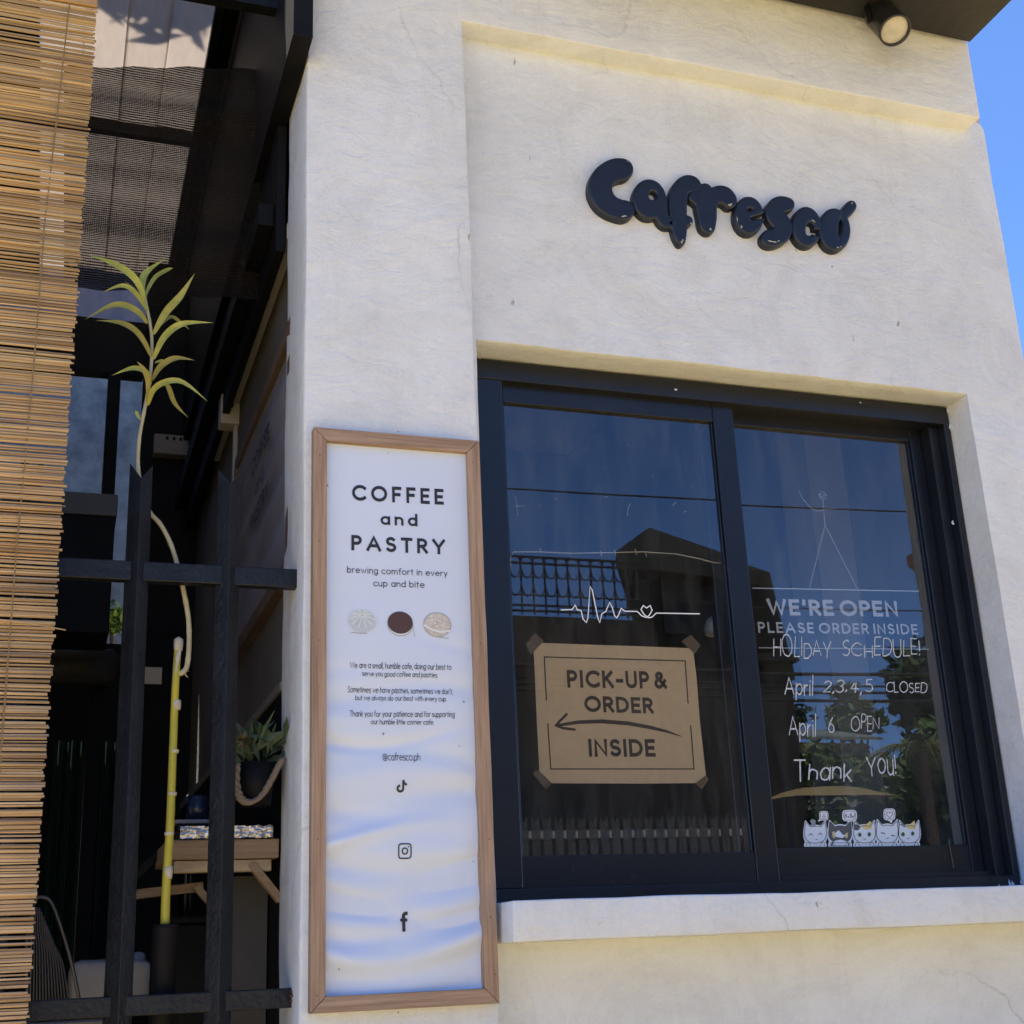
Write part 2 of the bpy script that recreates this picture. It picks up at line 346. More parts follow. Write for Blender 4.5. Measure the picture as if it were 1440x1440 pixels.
# ------------------------------------------------------------------ cafe building
XP0 = .53; XP1 = .973                       # pillar
PAN = .073                                  # depth of the recessed panel behind the pillar face
ZT = 2.82 + EYE                             # underside of the eave
cafe = thing('cafe_building', 'white plastered corner cafe with a navy framed sliding window and black eave', 'building', (1.7, 0, 0))
def nzv(p, a, sc): return noise.noise(Vector(p)*sc)*a
def rounded(mb, x0, x1, y0, y1, z0, z1, r=.012, step=.05, amp=.004):
    """plaster block: every face divided, edges rounded, surface slightly uneven"""
    lo = Vector((x0, y0, z0)); hi = Vector((x1, y1, z1))
    def axis(a, b): 
        n = max(2, int(round((b-a)/step))); return [a, a+r*.3, a+r] + [a+r+(b-a-2*r)*i/n for i in range(1, n)] + [b-r, b-r*.3, b]
    ax = [axis(lo[i], hi[i]) for i in range(3)]
    for i in range(3):
        j, k = (i+1) % 3, (i+2) % 3
        for side in (0, 1):
            vs = []; nj, nk = len(ax[j]), len(ax[k])
            for a in ax[j]:
                for b in ax[k]:
                    p = Vector((0, 0, 0)); p[i] = lo[i] if side == 0 else hi[i]; p[j] = a; p[k] = b
                    c = Vector(tuple(min(max(p[q], lo[q]+r), hi[q]-r) for q in range(3)))
                    d = p-c
                    if d.length > r: d = d.normalized()*r
                    p = c+d; n = d.normalized() if d.length else Vector((0, 0, 0))
                    p = p + n*(nzv(p, amp, 3.1)+nzv(p, amp*.5, 11)); vs.append(p)
            fs = []
            for a in range(nj-1):
                for b in range(nk-1):
                    q = (a*nk+b, (a+1)*nk+b, (a+1)*nk+b+1, a*nk+b+1); fs.append(q if side else q[::-1])
            mb.add(vs, fs)
    return mb
pl = MB(); rounded(pl, XP0, XP1, 0, .285, 0, ZT+.4, .007)
pl.build('corner_pillar', WALL, cafe, True)
# recessed panel with the window opening
FX0, FX1, FZ0, FZ1 = 1.012, 2.562, .121+EYE, 1.560+EYE      # window frame outline
OX1, OZ1 = 2.566, 1.566+EYE
xin_a = at(1367, 188, PAN); xin_b = at(1392, 495, PAN); xout = at(1441, 497, .11).x
def xin(z): return xin_a.x + (xin_b.x-xin_a.x)*(xin_a.z-z)/(xin_a.z-xin_b.z)
xs = [XP1-.05 + (1.0-XP1+.05)*i/2 for i in range(3)] + [1.0 + (OX1-1.0)*i/36 for i in range(1, 37)] + [OX1+.008] + [OX1+.008+(.02)*i for i in (1, 2)]
XE = xs[-1]
zs = [0+.06*i for i in range(0, 28)]; zs = [z for z in zs if z < FZ0-.03] + [FZ0-.02]
zs += [FZ0-.02+(OZ1-FZ0+.02)*i/36 for i in range(1, 37)] + [OZ1+.008] + [OZ1+.008+(2.47+EYE+.1-OZ1)*i/26 for i in range(1, 27)]
pm = MB(); idx = {}; nx = len(xs)
def wallp(x, z, y): 
    return (x + nzv((x, 0, z), .0025, 5), y + nzv((x, 1, z), .005, 2.1) + nzv((x, 2, z), .002, 9), z + nzv((x, 3, z), .0025, 5))
cols = xs + [None]*5                         # the last columns run out to the battered corner
vs = []; ncol = len(cols)
for z in zs:
    for i, x in enumerate(cols):
        if x is not None: vs.append(wallp(x, z, PAN))
        else:
            k = i-nx; xi = max(xin(z), XE+.045)
            X = [XE+(xi-XE)*.5, xi-.012, xi+.004, xi+(xout-xi)*.6, xout][k]; Yk = [PAN, PAN, PAN+.004, PAN+.02, PAN+.045][k]
            vs.append(wallp(X, z, Yk))
fs = []
def inhole(i, j):
    if i >= nx-1 or cols[i+1] is None: return False
    return xs[i] >= .999 and xs[i+1] <= OX1+.001 and zs[j] >= FZ0-.0201 and zs[j+1] <= OZ1+.001
for j in range(len(zs)-1):
    for i in range(ncol-1):
        if not inhole(i, j): fs.append((j*ncol+i, j*ncol+i+1, (j+1)*ncol+i+1, (j+1)*ncol+i))
pm.add(vs, fs)
# reveals of the opening, head and right jamb, slightly rounded
iR = max(i for i in range(nx) if xs[i] <= OX1+.001); jT = max(j for j in range(len(zs)) if zs[j] <= OZ1+.001); jB = min(j for j in range(len(zs)) if zs[j] >= FZ0-.0201)
i0 = min(i for i in range(nx) if xs[i] >= .999)
def strip(path, flip):
    a = [Vector(vs[q]) for q in path]; out = []; f2 = []
    for p in a: out += [p, p+Vector((0, .006, 0)) + (Vector((0, 0, -.003))), p+Vector((0, .05, 0)), p+Vector((0, .24, 0))]
    for q in range(len(a)-1):
        for k in range(3):
            f = (q*4+k, (q+1)*4+k, (q+1)*4+k+1, q*4+k+1); f2.append(f[::-1] if flip else f)
    pm.add(out, f2)
strip([jT*ncol+i for i in range(i0, iR+1)], True); strip([j*ncol+iR for j in range(jB, jT+1)], False); strip([jB*ncol+i for i in range(i0, iR+1)], False)
pm.build('front_wall', WALL, cafe, True)
bd = MB(); rounded(bd, XP1-.02, 2.736, -.001, .34, 2.527+EYE, ZT+.4, .006, .05, .003)
bd.build('upper_band', WALL, cafe, True)
sl = MB(); rounded(sl, at(722, 1300, -.11).x, 2.70, -.11, .30, at(900, 1318, -.11).z, FZ0-.004, .005, .04, .003)
sl.build('window_sill', WALL, cafe, True)
# body of the building behind: side walls, back wall, floor and flat roof
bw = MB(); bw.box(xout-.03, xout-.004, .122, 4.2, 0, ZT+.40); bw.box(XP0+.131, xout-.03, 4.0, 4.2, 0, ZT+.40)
bw.build('side_walls', WALL2, cafe)
MB().box(XP0+.03, XP0+.13, .28, 4.2, 0, ZT+.25).build('patio_side_wall', plaster('shade_toned_plaster', (.19, .175, .16), .25), cafe)  # white wall darkened in colour to stand in for the canopy's deep shade
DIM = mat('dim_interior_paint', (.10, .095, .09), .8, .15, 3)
bi = MB(); bi.box(XP0+.131, xout-.031, .35, 3.99, .9, 1.0); bi.box(XP0+.131, XP0+.15, .35, 3.99, 1.0, ZT); bi.box(xout-.05, xout-.031, .35, 3.99, 1.0, ZT); bi.box(XP0+.151, xout-.051, 3.9, 3.99, 1.0, ZT)
bi.build('interior_lining', DIM, cafe)
ev = MB()
e1 = at(1352, 66, 0); EX = e1.x
ev.prism([(XP0-.1, .02, ZT+.42), (XP1+.2, .02, ZT+.42), (XP1+.2, -.02, ZT+.012), (EX-.03, -.02, ZT-.012), (EX+.02, -.02, ZT-.012), (EX+.02, -.02, ZT+.5), (XP0-.1, .02, ZT+.5)], (0, -.75, 0))
ev.build('eave', SOFF, cafe)
rf = MB(); rf.box(XP0-.06, xout+.2, .03, 4.4, ZT+.402, ZT+.5)
rf.build('flat_roof', SOFF, cafe)
# flaking paint along the eave
fl = MB(); rg = random.Random(3)
for k in range(16):
    x = 1190+rg.uniform(0, 52); c = at(x, 36+(x-1190)*.186+rg.uniform(-3, 4), -.004)
    n = 7; fl.add([c + Vector((math.cos(a*6.283/n)*rg.uniform(.006, .02), -.016-.0001*k, math.sin(a*6.283/n)*rg.uniform(.002, .007))) for a in range(n)], [tuple(range(n))])
fl.build('flaking_paint', WHITE, cafe)

# ---- sliding window: fixed frame > sashes and panes
fr = MB(); Y0, Y1 = .172, .33
fr.box(FX0, FX1, Y0, Y1, FZ1-.058, FZ1); fr.box(FX0, FX1, Y0, Y1, FZ0, FZ0+.034)
fr.box(FX0-.02, at(707, 560, Y0).x, Y0, Y1, FZ0+.034, FZ1-.058); fr.box(FX1-.022, FX1, Y0, Y1, FZ0+.034, FZ1-.058)
win = fr.build('sliding_window', FRAME, cafe, False, .003)
def sash(gx0, gx1, gz0, gz1, yf, st_l, st_r, tr, br, th=.032):
    b = MB(); X0, X1, Z0, Z1 = gx0-st_l, gx1+st_r, gz0-br, gz1+tr
    b.box(X0, gx0, yf, yf+th, Z0, Z1); b.box(gx1, X1, yf, yf+th, Z0, Z1)
    b.box(gx0, gx1, yf+.002, yf+th-.002, gz1, Z1); b.box(gx0, gx1, yf+.002, yf+th-.002, Z0, gz0)
    b.box(gx0, gx0+.006, yf+.008, yf+th-.008, gz0, gz1); b.box(gx1-.006, gx1, yf+.008, yf+th-.008, gz0, gz1)
    s_ = b.build('window_sash', FRAME, win, False, .0022)
    p = MB().box(gx0, gx1, yf+.015, yf+.021, gz0, gz1).build('window_pane', GLASS, win)
    return s_
YL = .196; YR = .246
gl = (at(710, 566, YL).x+at(731, 1203, YL).x)/2; gr = (at(1001, 592, YL).x+at(1064, 1195, YL).x)/2
gzt = (at(710, 566, YL).z+at(1001, 592, YL).z)/2; gzb = (at(731, 1203, YL).z+at(1064, 1198, YL).z)/2
sash(gl, gr, gzb, gzt, YL, .034, .066, .07, .093)
hl = gr+.02; hr = (at(1279, 618, YR).x+at(1362, 1180, YR).x)/2
hzt = (at(1036, 598, YR).z+at(1279, 620, YR).z)/2; hzb = (at(1100, 1192, YR).z+at(1362, 1188, YR).z)/2
sash(hl, hr, hzb, hzt, YR, .04, .040, .055, .093)
GL = YL+.015; GRt = YR+.015                  # outer faces of the two panes
# tracks and the inner jamb on the right
tk = MB()
tk.box(FX0+.031, FX1-.023, Y0+.045, Y0+.05, FZ0+.035, FZ0+.05)
tk.box(hr+.041, FX1-.023, Y0+.03, Y1-.01, FZ0+.035, FZ1-.059)
tk.build('window_track', FRAME, win, False, .0015)
gt = MB(); gt.bar(at(1101, 1236, YR-.001), at(1206, 1231.5, YR-.001), .0012, .0016); gt.bar(at(1334, 1180, YR-.001), at(1341, 1221, YR-.001), .001, .0012)
gt.build('edge_highlight', mat('highlight_metal', (.30, .31, .34), .4, 0, 1, 0, 1, .5, .6), win)  # thin pale slivers imitate light streaks along the sash edges
sf = MB(); rg = random.Random(31)
for k in range(46):
    x, y = rg.choice([(rg.uniform(715, 1060), rg.uniform(1212, 1240)), (rg.uniform(1105, 1330), rg.uniform(1200, 1228)), (rg.uniform(690, 705), rg.uniform(560, 1200)), (rg.uniform(1012, 1024), rg.uniform(600, 900))]); cc_ = at(x, y, YL-.0007); a_ = rg.uniform(-.5, .5)+rg.choice((0, 1.5)); l_ = rg.uniform(.002, .009); w_ = .0004; d_ = Vector((math.cos(a_), 0, math.sin(a_)))*l_; n_ = Vector((-math.sin(a_), 0, math.cos(a_)))*w_
    sf.add([cc_-d_-n_, cc_+d_-n_*.3, cc_+d_+n_*.3, cc_-d_+n_], [(0, 1, 2, 3)])
sf.build('scuff_marks', mat('grey_scuff', (.10, .11, .13), .7), win)
# paint slips where the frame meets the plaster
pp = MB(); rg = random.Random(11)
for (x, y) in [(1333, 578), (1336, 600), (1337, 576), (1376, 790), (1370, 800), (1371, 810), (1398, 905), (1340, 735), (1436, 1240), (1420, 1243), (1425, 1246), (1405, 1247), (672, 500), (675, 503), (950, 548), (1210, 566), (707, 1274), (750, 1271), (861, 1268), (1245, 1252)]:
    c = at(x, y, Y0-.0015); n = 9; sx, sz = rg.uniform(.002, .006), rg.uniform(.004, .018) if x > 1320 else rg.uniform(.002, .005)
    pp.add([c + Vector((math.cos(a*6.283/n)*sx*rg.uniform(.4, 1.2), -.0002*rg.random(), math.sin(a*6.283/n)*sz*rg.uniform(.5, 1.2))) for a in range(n)], [tuple(range(n))])
pp.build('paint_slips', mat('stray_wall_paint', (.55, .58, .62), .7), win)

# ------------------------------------------------------------------ raised letters on the wall
def letter_mesh(sdf, bx, h):
    """solid with a flat rounded-over front from a 2-D distance field, cells cut along the zero line"""
    X = np.arange(bx[0], bx[1]+h, h); Y = np.arange(bx[2], bx[3]+h, h); gx, gy = np.meshgrid(X, Y); D = sdf(gx, gy)
    mb = MB(); vid = {}; RB = 11.0
    def hgt(d):
        d = min(max(-d, 0), RB); return TH - .007*(1-math.sqrt(max(0, 1-((RB-d)/RB)**2)))
    def vert(key, x, y, d):
        if key not in vid:
            vid[key] = len(mb.v); p = at(800+x/3.2727, 180+y/3.2727, YB-TH); mb.v.append((p.x, YB-hgt(d), p.z))
        return vid[key]
    side = []
    for j in range(len(Y)-1):
        for i in range(len(X)-1):
            q = [(i, j), (i+1, j), (i+1, j+1), (i, j+1)]; dd = [D[b, a] for a, b in q]
            if all(v >= 0 for v in dd): continue
            poly = []; cut = []
            for k in range(4):
                (a, b), (c, e_) = q[k], q[(k+1) % 4]; d0, d1 = dd[k], dd[(k+1) % 4]
                if d0 < 0: poly.append(vert((a, b), X[a], Y[b], d0))
                if (d0 < 0) != (d1 < 0):
                    t = d0/(d0-d1); key = tuple(sorted([(a, b), (c, e_)])); v = vert(key, X[a]+(X[c]-X[a])*t, Y[b]+(Y[e_]-Y[b])*t, 0); poly.append(v); cut.append((v, d0 < 0))
            mb.f.append(tuple(poly)); mb.mi.append(0)
            for m_ in range(len(poly)):
                u, v = poly[m_], poly[(m_+1) % len(poly)]
                if any(c[0] == u and c[1] for c in cut) and any(c[0] == v and not c[1] for c in cut): side.append((u, v))
    bot = {}
    def low(u, y):
        k = (u, y)
        if k not in bot: bot[k] = len(mb.v); p = mb.v[u]; mb.v.append((p[0], y, p[2]))
        return bot[k]
    for u, v in side:
        a, b = low(u, YB-TH+.0071), low(v, YB-TH+.0071)
        mb.f.append((v, u, low(u, YB+.012), low(v, YB+.012))); mb.mi.append(0)
    return mb
def cap(ax, ay, bx, by, ra, rb):
    def f(x, y):
        dx, dy = bx-ax, by-ay; t = np.clip(((x-ax)*dx+(y-ay)*dy)/(dx*dx+dy*dy+1e-9), 0, 1); return np.hypot(x-ax-t*dx, y-ay-t*dy)-(ra+(rb-ra)*t)
    return f
def chain(*q):
    o = []
    for i in range(len(q)-1):
        p0, p1, p2, p3 = [np.array(q[min(max(j, 0), len(q)-1)], float) for j in (i-1, i, i+1, i+2)]
        for k in range(5): t = k/5; o.append(.5*(2*p1+(p2-p0)*t+(2*p0-5*p1+4*p2-p3)*t*t+(3*p1-p0-3*p2+p3)*t**3))
    o.append(np.array(q[-1], float))
    return [cap(a[0], a[1], b[0], b[1], a[2], b[2]) for a, b in zip(o, o[1:])]
def ell(cx, cy, rx, ry, rot=0):
    c, s_ = math.cos(R(rot)), math.sin(R(rot))
    def f(x, y):
        u = (x-cx)*c+(y-cy)*s_; v = -(x-cx)*s_+(y-cy)*c; return (np.hypot(u/rx, v/ry)-1)*min(rx, ry)
    return f
LET = [
 ((70, 325, 110, 445), chain((250, 188, 50), (210, 192, 52), (165, 222, 52), (146, 270, 52), (160, 320, 50), (195, 356, 46), (245, 375, 45), (262, 375, 42)), []),
 ((280, 480, 215, 470), [ell(374, 325, 78, 94, -8)] + chain((425, 330, 30), (432, 400, 28), (446, 425, 26), (462, 432, 26)), [ell(388, 308, 17, 19, 20)]),
 ((440, 612, 205, 555), chain((585, 268, 28), (566, 255, 36), (540, 256, 38), (512, 290, 40), (505, 350, 40), (508, 420, 36), (514, 480, 30), (521, 522, 16)) + chain((470, 438, 20), (548, 425, 26)), []),
 ((545, 790, 235, 495), chain((628, 282, 32), (632, 340, 46), (640, 400, 42), (642, 445, 34), (652, 462, 18)) + chain((580, 312, 28), (632, 330, 40)) + chain((645, 345, 36), (682, 305, 38), (718, 306, 38), (742, 328, 32), (746, 340, 26)), []),
 ((750, 920, 300, 505), [ell(832, 400, 69, 89, -6)], chain((845, 414, 5), (880, 406, 7), (915, 396, 10)) + [ell(836, 372, 9, 5, 0)]),
 ((875, 1055, 300, 555), chain((1012, 350, 31), (975, 350, 38), (952, 372, 40), (958, 405, 40), (985, 440, 40), (982, 480, 42), (950, 502, 38), (925, 502, 37)), []),
 ((1015, 1175, 345, 560), [ell(1098, 452, 69, 94, -6)], [ell(1112, 462, 18, 30, 10)] + chain((1112, 470, 10), (1150, 480, 14))),
 ((1140, 1335, 325, 580), [ell(1227, 465, 73, 100, -5)] + chain((1275, 392, 22), (1300, 360, 24), (1303, 352, 17)), [ell(1252, 452, 7, 36, 6)]),
]
sgn = thing('letter_sign', 'raised navy puffy lettering spelling Cafresco on the white wall', 'sign', at(1010, 290, PAN))
YB = PAN-.004; TH = .022
for (bx, add_, sub) in LET:
    def sdf(x, y, a=add_, b=sub):
        d = a[0](x, y)
        for q in a[1:]:
            e = q(x, y); k = 8.0; hh = np.clip(.5+.5*(e-d)/k, 0, 1); d = e*(1-hh)+d*hh-k*hh*(1-hh)
        for q in b: d = np.maximum(d, -q(x, y))
        return d
    letter_mesh(sdf, bx, 3.0).build('letter', SIGN, sgn, True)
ch = MB(); rg = random.Random(5)
for (x, y, sx, sz) in [(248, 408, 9, 4), (258, 405, 10, 4), (520, 524, 7, 9), (524, 516, 5, 6), (652, 466, 8, 9), (740, 355, 12, 6), (748, 350, 6, 4), (925, 520, 14, 6), (945, 524, 18, 5), (965, 520, 8, 4), (1238, 550, 11, 5), (1252, 546, 5, 4), (1303, 346, 3, 9), (1122, 425, 9, 5), (1130, 432, 6, 5), (270, 153, 9, 2), (562, 440, 5, 9), (775, 420, 3, 22), (795, 455, 5, 10)]:
    c = at(800+x/3.2727, 180+y/3.2727, YB-TH-.0008); n = 9; k = .00058
    ch.add([c + Vector((math.cos(a*6.283/n)*sx*k*rg.uniform(.5, 1.2), -.0001*rg.random(), math.sin(a*6.283/n)*sz*k*rg.uniform(.5, 1.2))) for a in range(n)], [tuple(range(n))])
ch.build('chipped_paint', CHIP, sgn)

# ------------------------------------------------------------------ framed poster on the pillar
PF = -.034
pos = thing('framed_poster', 'tall wooden framed banner headed COFFEE and PASTRY on the white pillar', 'poster', at(570, 1000, 0))
c4 = [at(441.5, 602.5, PF), at(673, 617.5, PF), at(704, 1409, PF), at(436, 1428, PF)]      # outer corners
fx0 = (c4[0].x+c4[3].x)/2; fx1 = (c4[1].x+c4[2].x)/2; fz1 = (c4[0].z+c4[1].z)/2; fz0 = (c4[2].z+c4[3].z)/2
FWd = .0325
def rail(a, b, ia, ib, m):
    mb = MB(); mb.prism([a, b, ib, ia], (0, .030, 0)); return mb.build('frame_rail', m, pos, False, .0012)
A_, B_, C_, D_ = Vector((fx0, PF, fz1)), Vector((fx1, PF, fz1)), Vector((fx1, PF, fz0)), Vector((fx0, PF, fz0))
e = FWd; g_ = .0006
rail(A_+Vector((g_, 0, 0)), B_+Vector((-g_, 0, 0)), A_+Vector((e+g_, 0, -e)), B_+Vector((-e-g_, 0, -e)), WOODH)
rail(D_+Vector((g_, 0, 0)), C_+Vector((-g_, 0, 0)), D_+Vector((e+g_, 0, e)), C_+Vector((-e-g_, 0, e)), WOODH)
rail(A_+Vector((0, 0, -g_)), D_+Vector((0, 0, g_)), A_+Vector((e, 0, -e-g_)), D_+Vector((e, 0, e+g_)), WOODF)
rail(B_+Vector((0, 0, -g_)), C_+Vector((0, 0, g_)), B_+Vector((-e, 0, -e-g_)), C_+Vector((-e, 0, e+g_)), WOODF)
nh = MB(); rg = random.Random(17)
for (x, y) in [(450, 640), (449, 900), (447, 1180), (445, 1400), (665, 650), (676, 905), (688, 1180), (696, 1370), (560, 607), (560, 1424), (449, 760), (690, 1290)]:
    cc_ = at(x, y, PF-.0006); nh.add([cc_+Vector((math.cos(k*1.0472)*.0017, 0, math.sin(k*1.0472)*.0017)) for k in range(6)], [tuple(range(6))])
nh.build('nail_heads', mat('dull_nail', (.06, .045, .035), .6), pos)
BY = -.0165
_fr = random.Random(41); FOLDS = []
for k in range(21):
    t0 = .335+.032*k+_fr.uniform(-.012, .012); side = _fr.choice((-1, 1, 0)) if t0 < .80 else 0
    FOLDS.append((t0, _fr.uniform(-.035, .04) if t0 < .78 else _fr.uniform(-.02, .01), (_fr.uniform(-.05, .09) if t0 < .78 else _fr.uniform(-.17, -.07)), _fr.uniform(.011, .026), _fr.uniform(.35, 1.0)*_fr.choice((1, 1, -.8)), side, _fr.uniform(.2, .7), _fr.uniform(0, 9)))
def wave(x, z):
    """slack creases in the banner: each runs a curved course, some only part of the way in from a nail at the edge"""
    u = (x-fx0)/(fx1-fx0); t = (fz1-z)/(fz1-fz0); h = 0
    for (t0, sl_, cv, wd, am, side, ln_, ph) in FOLDS:
        tc_ = t0+sl_*(u-.5)+cv*((u-.5)**2-.08)+.012*math.sin(4.2*u+ph)
        q = (t-tc_)/wd
        if abs(q) > 3: continue
        v = u if side < 0 else 1-u
        win_ = 1 if side == 0 else 1/(1+math.exp((v-ln_)*9))
        ramp_ = max(.05, min(1, (t0-.33)/.34))
        h += am*ramp_*win_*math.exp(-q*q)*(.7+.6*abs(2*u-1))
    h = h*.0140 + .0012*noise.noise(Vector((u*3, t*9, 2))) + .004*max(0, min(1, (t-.4)*2))*noise.noise(Vector((u*1.7, t*6, 7)))
    return min(.0125, max(-.0135, h))*min(1, .30+5*u, .30+5*(1-u))
def skin(p, l): return Vector((p.x, BY+wave(p.x, p.z)-l-.0006, p.z))
bn = MB(); NX, NZ = 56, 320
ix0, ix1, iz0, iz1 = fx0+e-.004, fx1-e+.004, fz0+e-.004, fz1-e+.004
bn.add([Vector((ix0+(ix1-ix0)*i/NX, 0, iz0+(iz1-iz0)*j/NZ)) for j in range(NZ+1) for i in range(NX+1)], [(j*(NX+1)+i, j*(NX+1)+i+1, (j+1)*(NX+1)+i+1, (j+1)*(NX+1)+i) for j in range(NZ) for i in range(NX)])
bn.v = [(x, BY+wave(x, z), z) for x, y, z in bn.v]
ban = bn.build('banner', BANNER, pos, True)
MB().box(fx0+.003, fx1-.003, -.003, -.0005, fz0+.003, fz1-.003).build('backing_board', WHITE, pos)
T = MB()
def pt(s_, l, r_, tp, wt, **k): text(T, s_, l, r_, tp, BY, wt, skin=skin, **k)
pt('COFFEE', (495, 704), (624, 710), (495, 681.5), .20, track=.58)
pt('PASTRY', (494, 774), (626, 780), (494, 752.5), .20, track=.54)
pt('and', (535, 738), (587, 740.5), (535, 720.5), .18, track=.52)
pt('brewing comfort in every', (488, 805.5), (629, 811), (488, 796), .105, track=.26)
pt('cup and bite', (525, 824.5), (597, 827), (525, 815), .105, track=.26)
hk = dict(track=.2, rnd=True, hand=.6, slant=.1, space=.36)
pt('We are a small, humble cafe, doing our best to', (492, 939), (634.6, 942), (492, 931), .115, **hk)
pt('serve you good coffee and pastries.', (509, 950.5), (616, 952.5), (509, 943.5), .115, **hk)
pt("Sometimes we have pastries, sometimes we don't,", (489, 973), (637, 976), (489, 965), .115, **hk)
pt('but we always do our best with every cup.', (500, 984), (628, 986.5), (500, 977), .115, **hk)
pt('Thank you for your patience and for supporting', (491, 1007.5), (639, 1008.5), (491, 999.5), .115, **hk)
pt('our humble little corner cafe.', (521, 1018.5), (610, 1019), (521, 1011.5), .115, **hk)
pt('@cafresco.ph', (538, 1069), (591, 1069.5), (538, 1058.5), .10, track=.16, rnd=True, hand=.3, slant=.06)
T.build('printed_lettering', INK, ban)
def local(px, py, sx):                       # 2-D frame in print units (about a photo pixel) on the banner
    c = at(px, py, BY); k = (at(px+10, py, BY)-at(px-10, py, BY)).length/20
    return lambda x, y, l: skin(Vector((c.x+x*k*sx, 0, c.z+y*k*sx)), l)
ic = MB(); P = local(565.5, 1105.5, 1.0)     # note mark
ribbon(ic, arc(-2.5, -3.2, 4.0, 4.0, 95, 360, 12) + [(1.6, 8)], 2.9, P, .0010, False, False)
ribbon(ic, arc(7, 8.2, 5.4, 6.2, 180, 268, 6), 2.9, P, .0012, False, False)
ic.build('social_icon', INK, ban)
ic = MB(); P = local(569, 1197, 1.0)         # camera mark
rr = arc(5, 6, 3.6, 3.6, 0, 90, 5) + arc(-5, 6, 3.6, 3.6, 90, 180, 5) + arc(-5, -6, 3.6, 3.6, 180, 270, 5) + arc(5, -6, 3.6, 3.6, 270, 360, 5); rr.append(rr[0])
ribbon(ic, rr, 1.7, P, .0010); ribbon(ic, ring(0, 0, 3.7, 4.0), 1.7, P, .0010); disc(ic, 5.0, 5.6, .9, .9, P, .0010)
ic.build('social_icon', INK, ban)
ic = MB(); P = local(569, 1296, 1.0)         # letter f mark
ribbon(ic, [(5.6, 10.8), (3.5, 10.8)] + arc(3.2, 7.2, 3.4, 3.6, 95, 180, 5) + [(-.2, -13)], 4.6, P, .0010, False, False); ribbon(ic, [(-5, 2.2), (5.2, 2.2)], 3.8, P, .0013, False, False)
ic.build('social_icon', INK, ban)
PK1 = mat('print_grey_blue', (.50, .56, .60), .6, .15, 90); PK2 = mat('print_brown', (.075, .038, .034), .6); PK3 = mat('print_pale_tan', (.55, .50, .45), .6, .25, 70); PKL = mat('print_white', (.74, .76, .78), .6); PKG = mat('print_line_grey', (.28, .30, .32), .6)
def bun(px, py, kind):
    P = local(px, py, 1.0); mb = MB()
    if kind == 0:
        disc(mb, 0, 0, 19.5, 16, P, .0006); o = mb.build('pastry_picture', PK1, ban); l = MB()
        for a in range(0, 360, 36): ribbon(l, [(3*math.cos(R(a)), 8+2*math.sin(R(a))), (17*math.cos(R(a)), 3+13*math.sin(R(a)))], 1.3, P, .0010+a*1e-6)
        ribbon(l, ring(0, 0, 19.5, 16), .7, P, .0016); l.build('pastry_picture', PKL, ban)
        ribbon(l2 := MB(), [(-16, -16.5), (-6, -17.5), (6, -17.2)], .8, P, .0010); l2.build('pastry_picture', PKG, ban)
    elif kind == 1:
        disc(mb, 0, -1, 17.8, 16.5, P, .0006); mb.build('pastry_picture', PKL, ban)
        disc(q := MB(), 0, .8, 17.8, 15.6, P, .0010); q.build('pastry_picture', PK2, ban)
        ribbon(l := MB(), arc(0, -1, 17.8, 16.5, 180, 360, 14) + [(20, -17.5)], .8, P, .0014); l.build('pastry_picture', PKG, ban)
    else:
        disc(mb, 0, 0, 19, 16.5, P, .0006); mb.build('pastry_picture', PK3, ban); l = MB(); rg = random.Random(2)
        for k in range(26): 
            a = rg.uniform(0, 6.28); q = rg.random()**.5; disc(l, 13*q*math.cos(a), 5+8*q*math.sin(a), 1.1, .7, P, .0010+k*1e-5, n=6)
        ribbon(l, [(-18, -2), (-8, -7), (4, -10), (17, -8)], 2.6, P, .0014); l.build('pastry_picture', PKL, ban)
        l = MB(); ribbon(l, ring(0, 0, 19, 16.5), .7, P, .0010); ribbon(l, [(2, -17), (15, -18.5)], .8, P, .0012); l.build('pastry_picture', PKG, ban)
bun(509.5, 873.5, 0); bun(562.7, 876.5, 1); bun(615, 878.5, 2)
st = MB()                                     # little tears and specks on the print
for (x, y, r_) in [(539, 1032, 1.6), (460, 683, 1.6), (652, 987, 1.4), (646, 1049, .8), (477, 1363, 1.2), (667, 1211, .9), (546, 637, .8)]:
    P = local(x, y, 1); disc(st, 0, 0, r_, r_*1.3, P, .0006, n=7)
st.build('worn_speck', PKG, ban)

def path3_(q, Y): return [at(x, y, Y) for x, y in q]
# ------------------------------------------------------------------ what is stuck on or hung behind the glass
# heartbeat line
hb = MB(); Pz = lambda x, y, l: at(660+x/3.6, 480+y/3.6, GL) + Vector((0, -.0006-l, 0))
hp = [(465, 1360), (520, 1358), (536, 1335), (546, 1360), (565, 1362), (575, 1405), (592, 1424), (600, 1400), (611, 1242), (622, 1260), (650, 1400), (660, 1424), (670, 1380), (690, 1368), (710, 1322), (722, 1345), (735, 1390), (745, 1400), (755, 1385), (768, 1352), (785, 1366), (850, 1368), (872, 1390), (893, 1398), (908, 1390), (925, 1362), (915, 1338), (897, 1350), (880, 1338), (868, 1358), (885, 1384), (905, 1400), (925, 1396), (945, 1376), (1000, 1377), (1165, 1380)]
ribbon(hb, [(x, -y) for x, y in hp], 5.5, lambda x, y, l: Pz(x, -y, l), 0, True)
tag(hb.build('heartbeat_decal', WHITE), 'thin white heartbeat line with a small heart stuck on the left window pane', 'sticker')
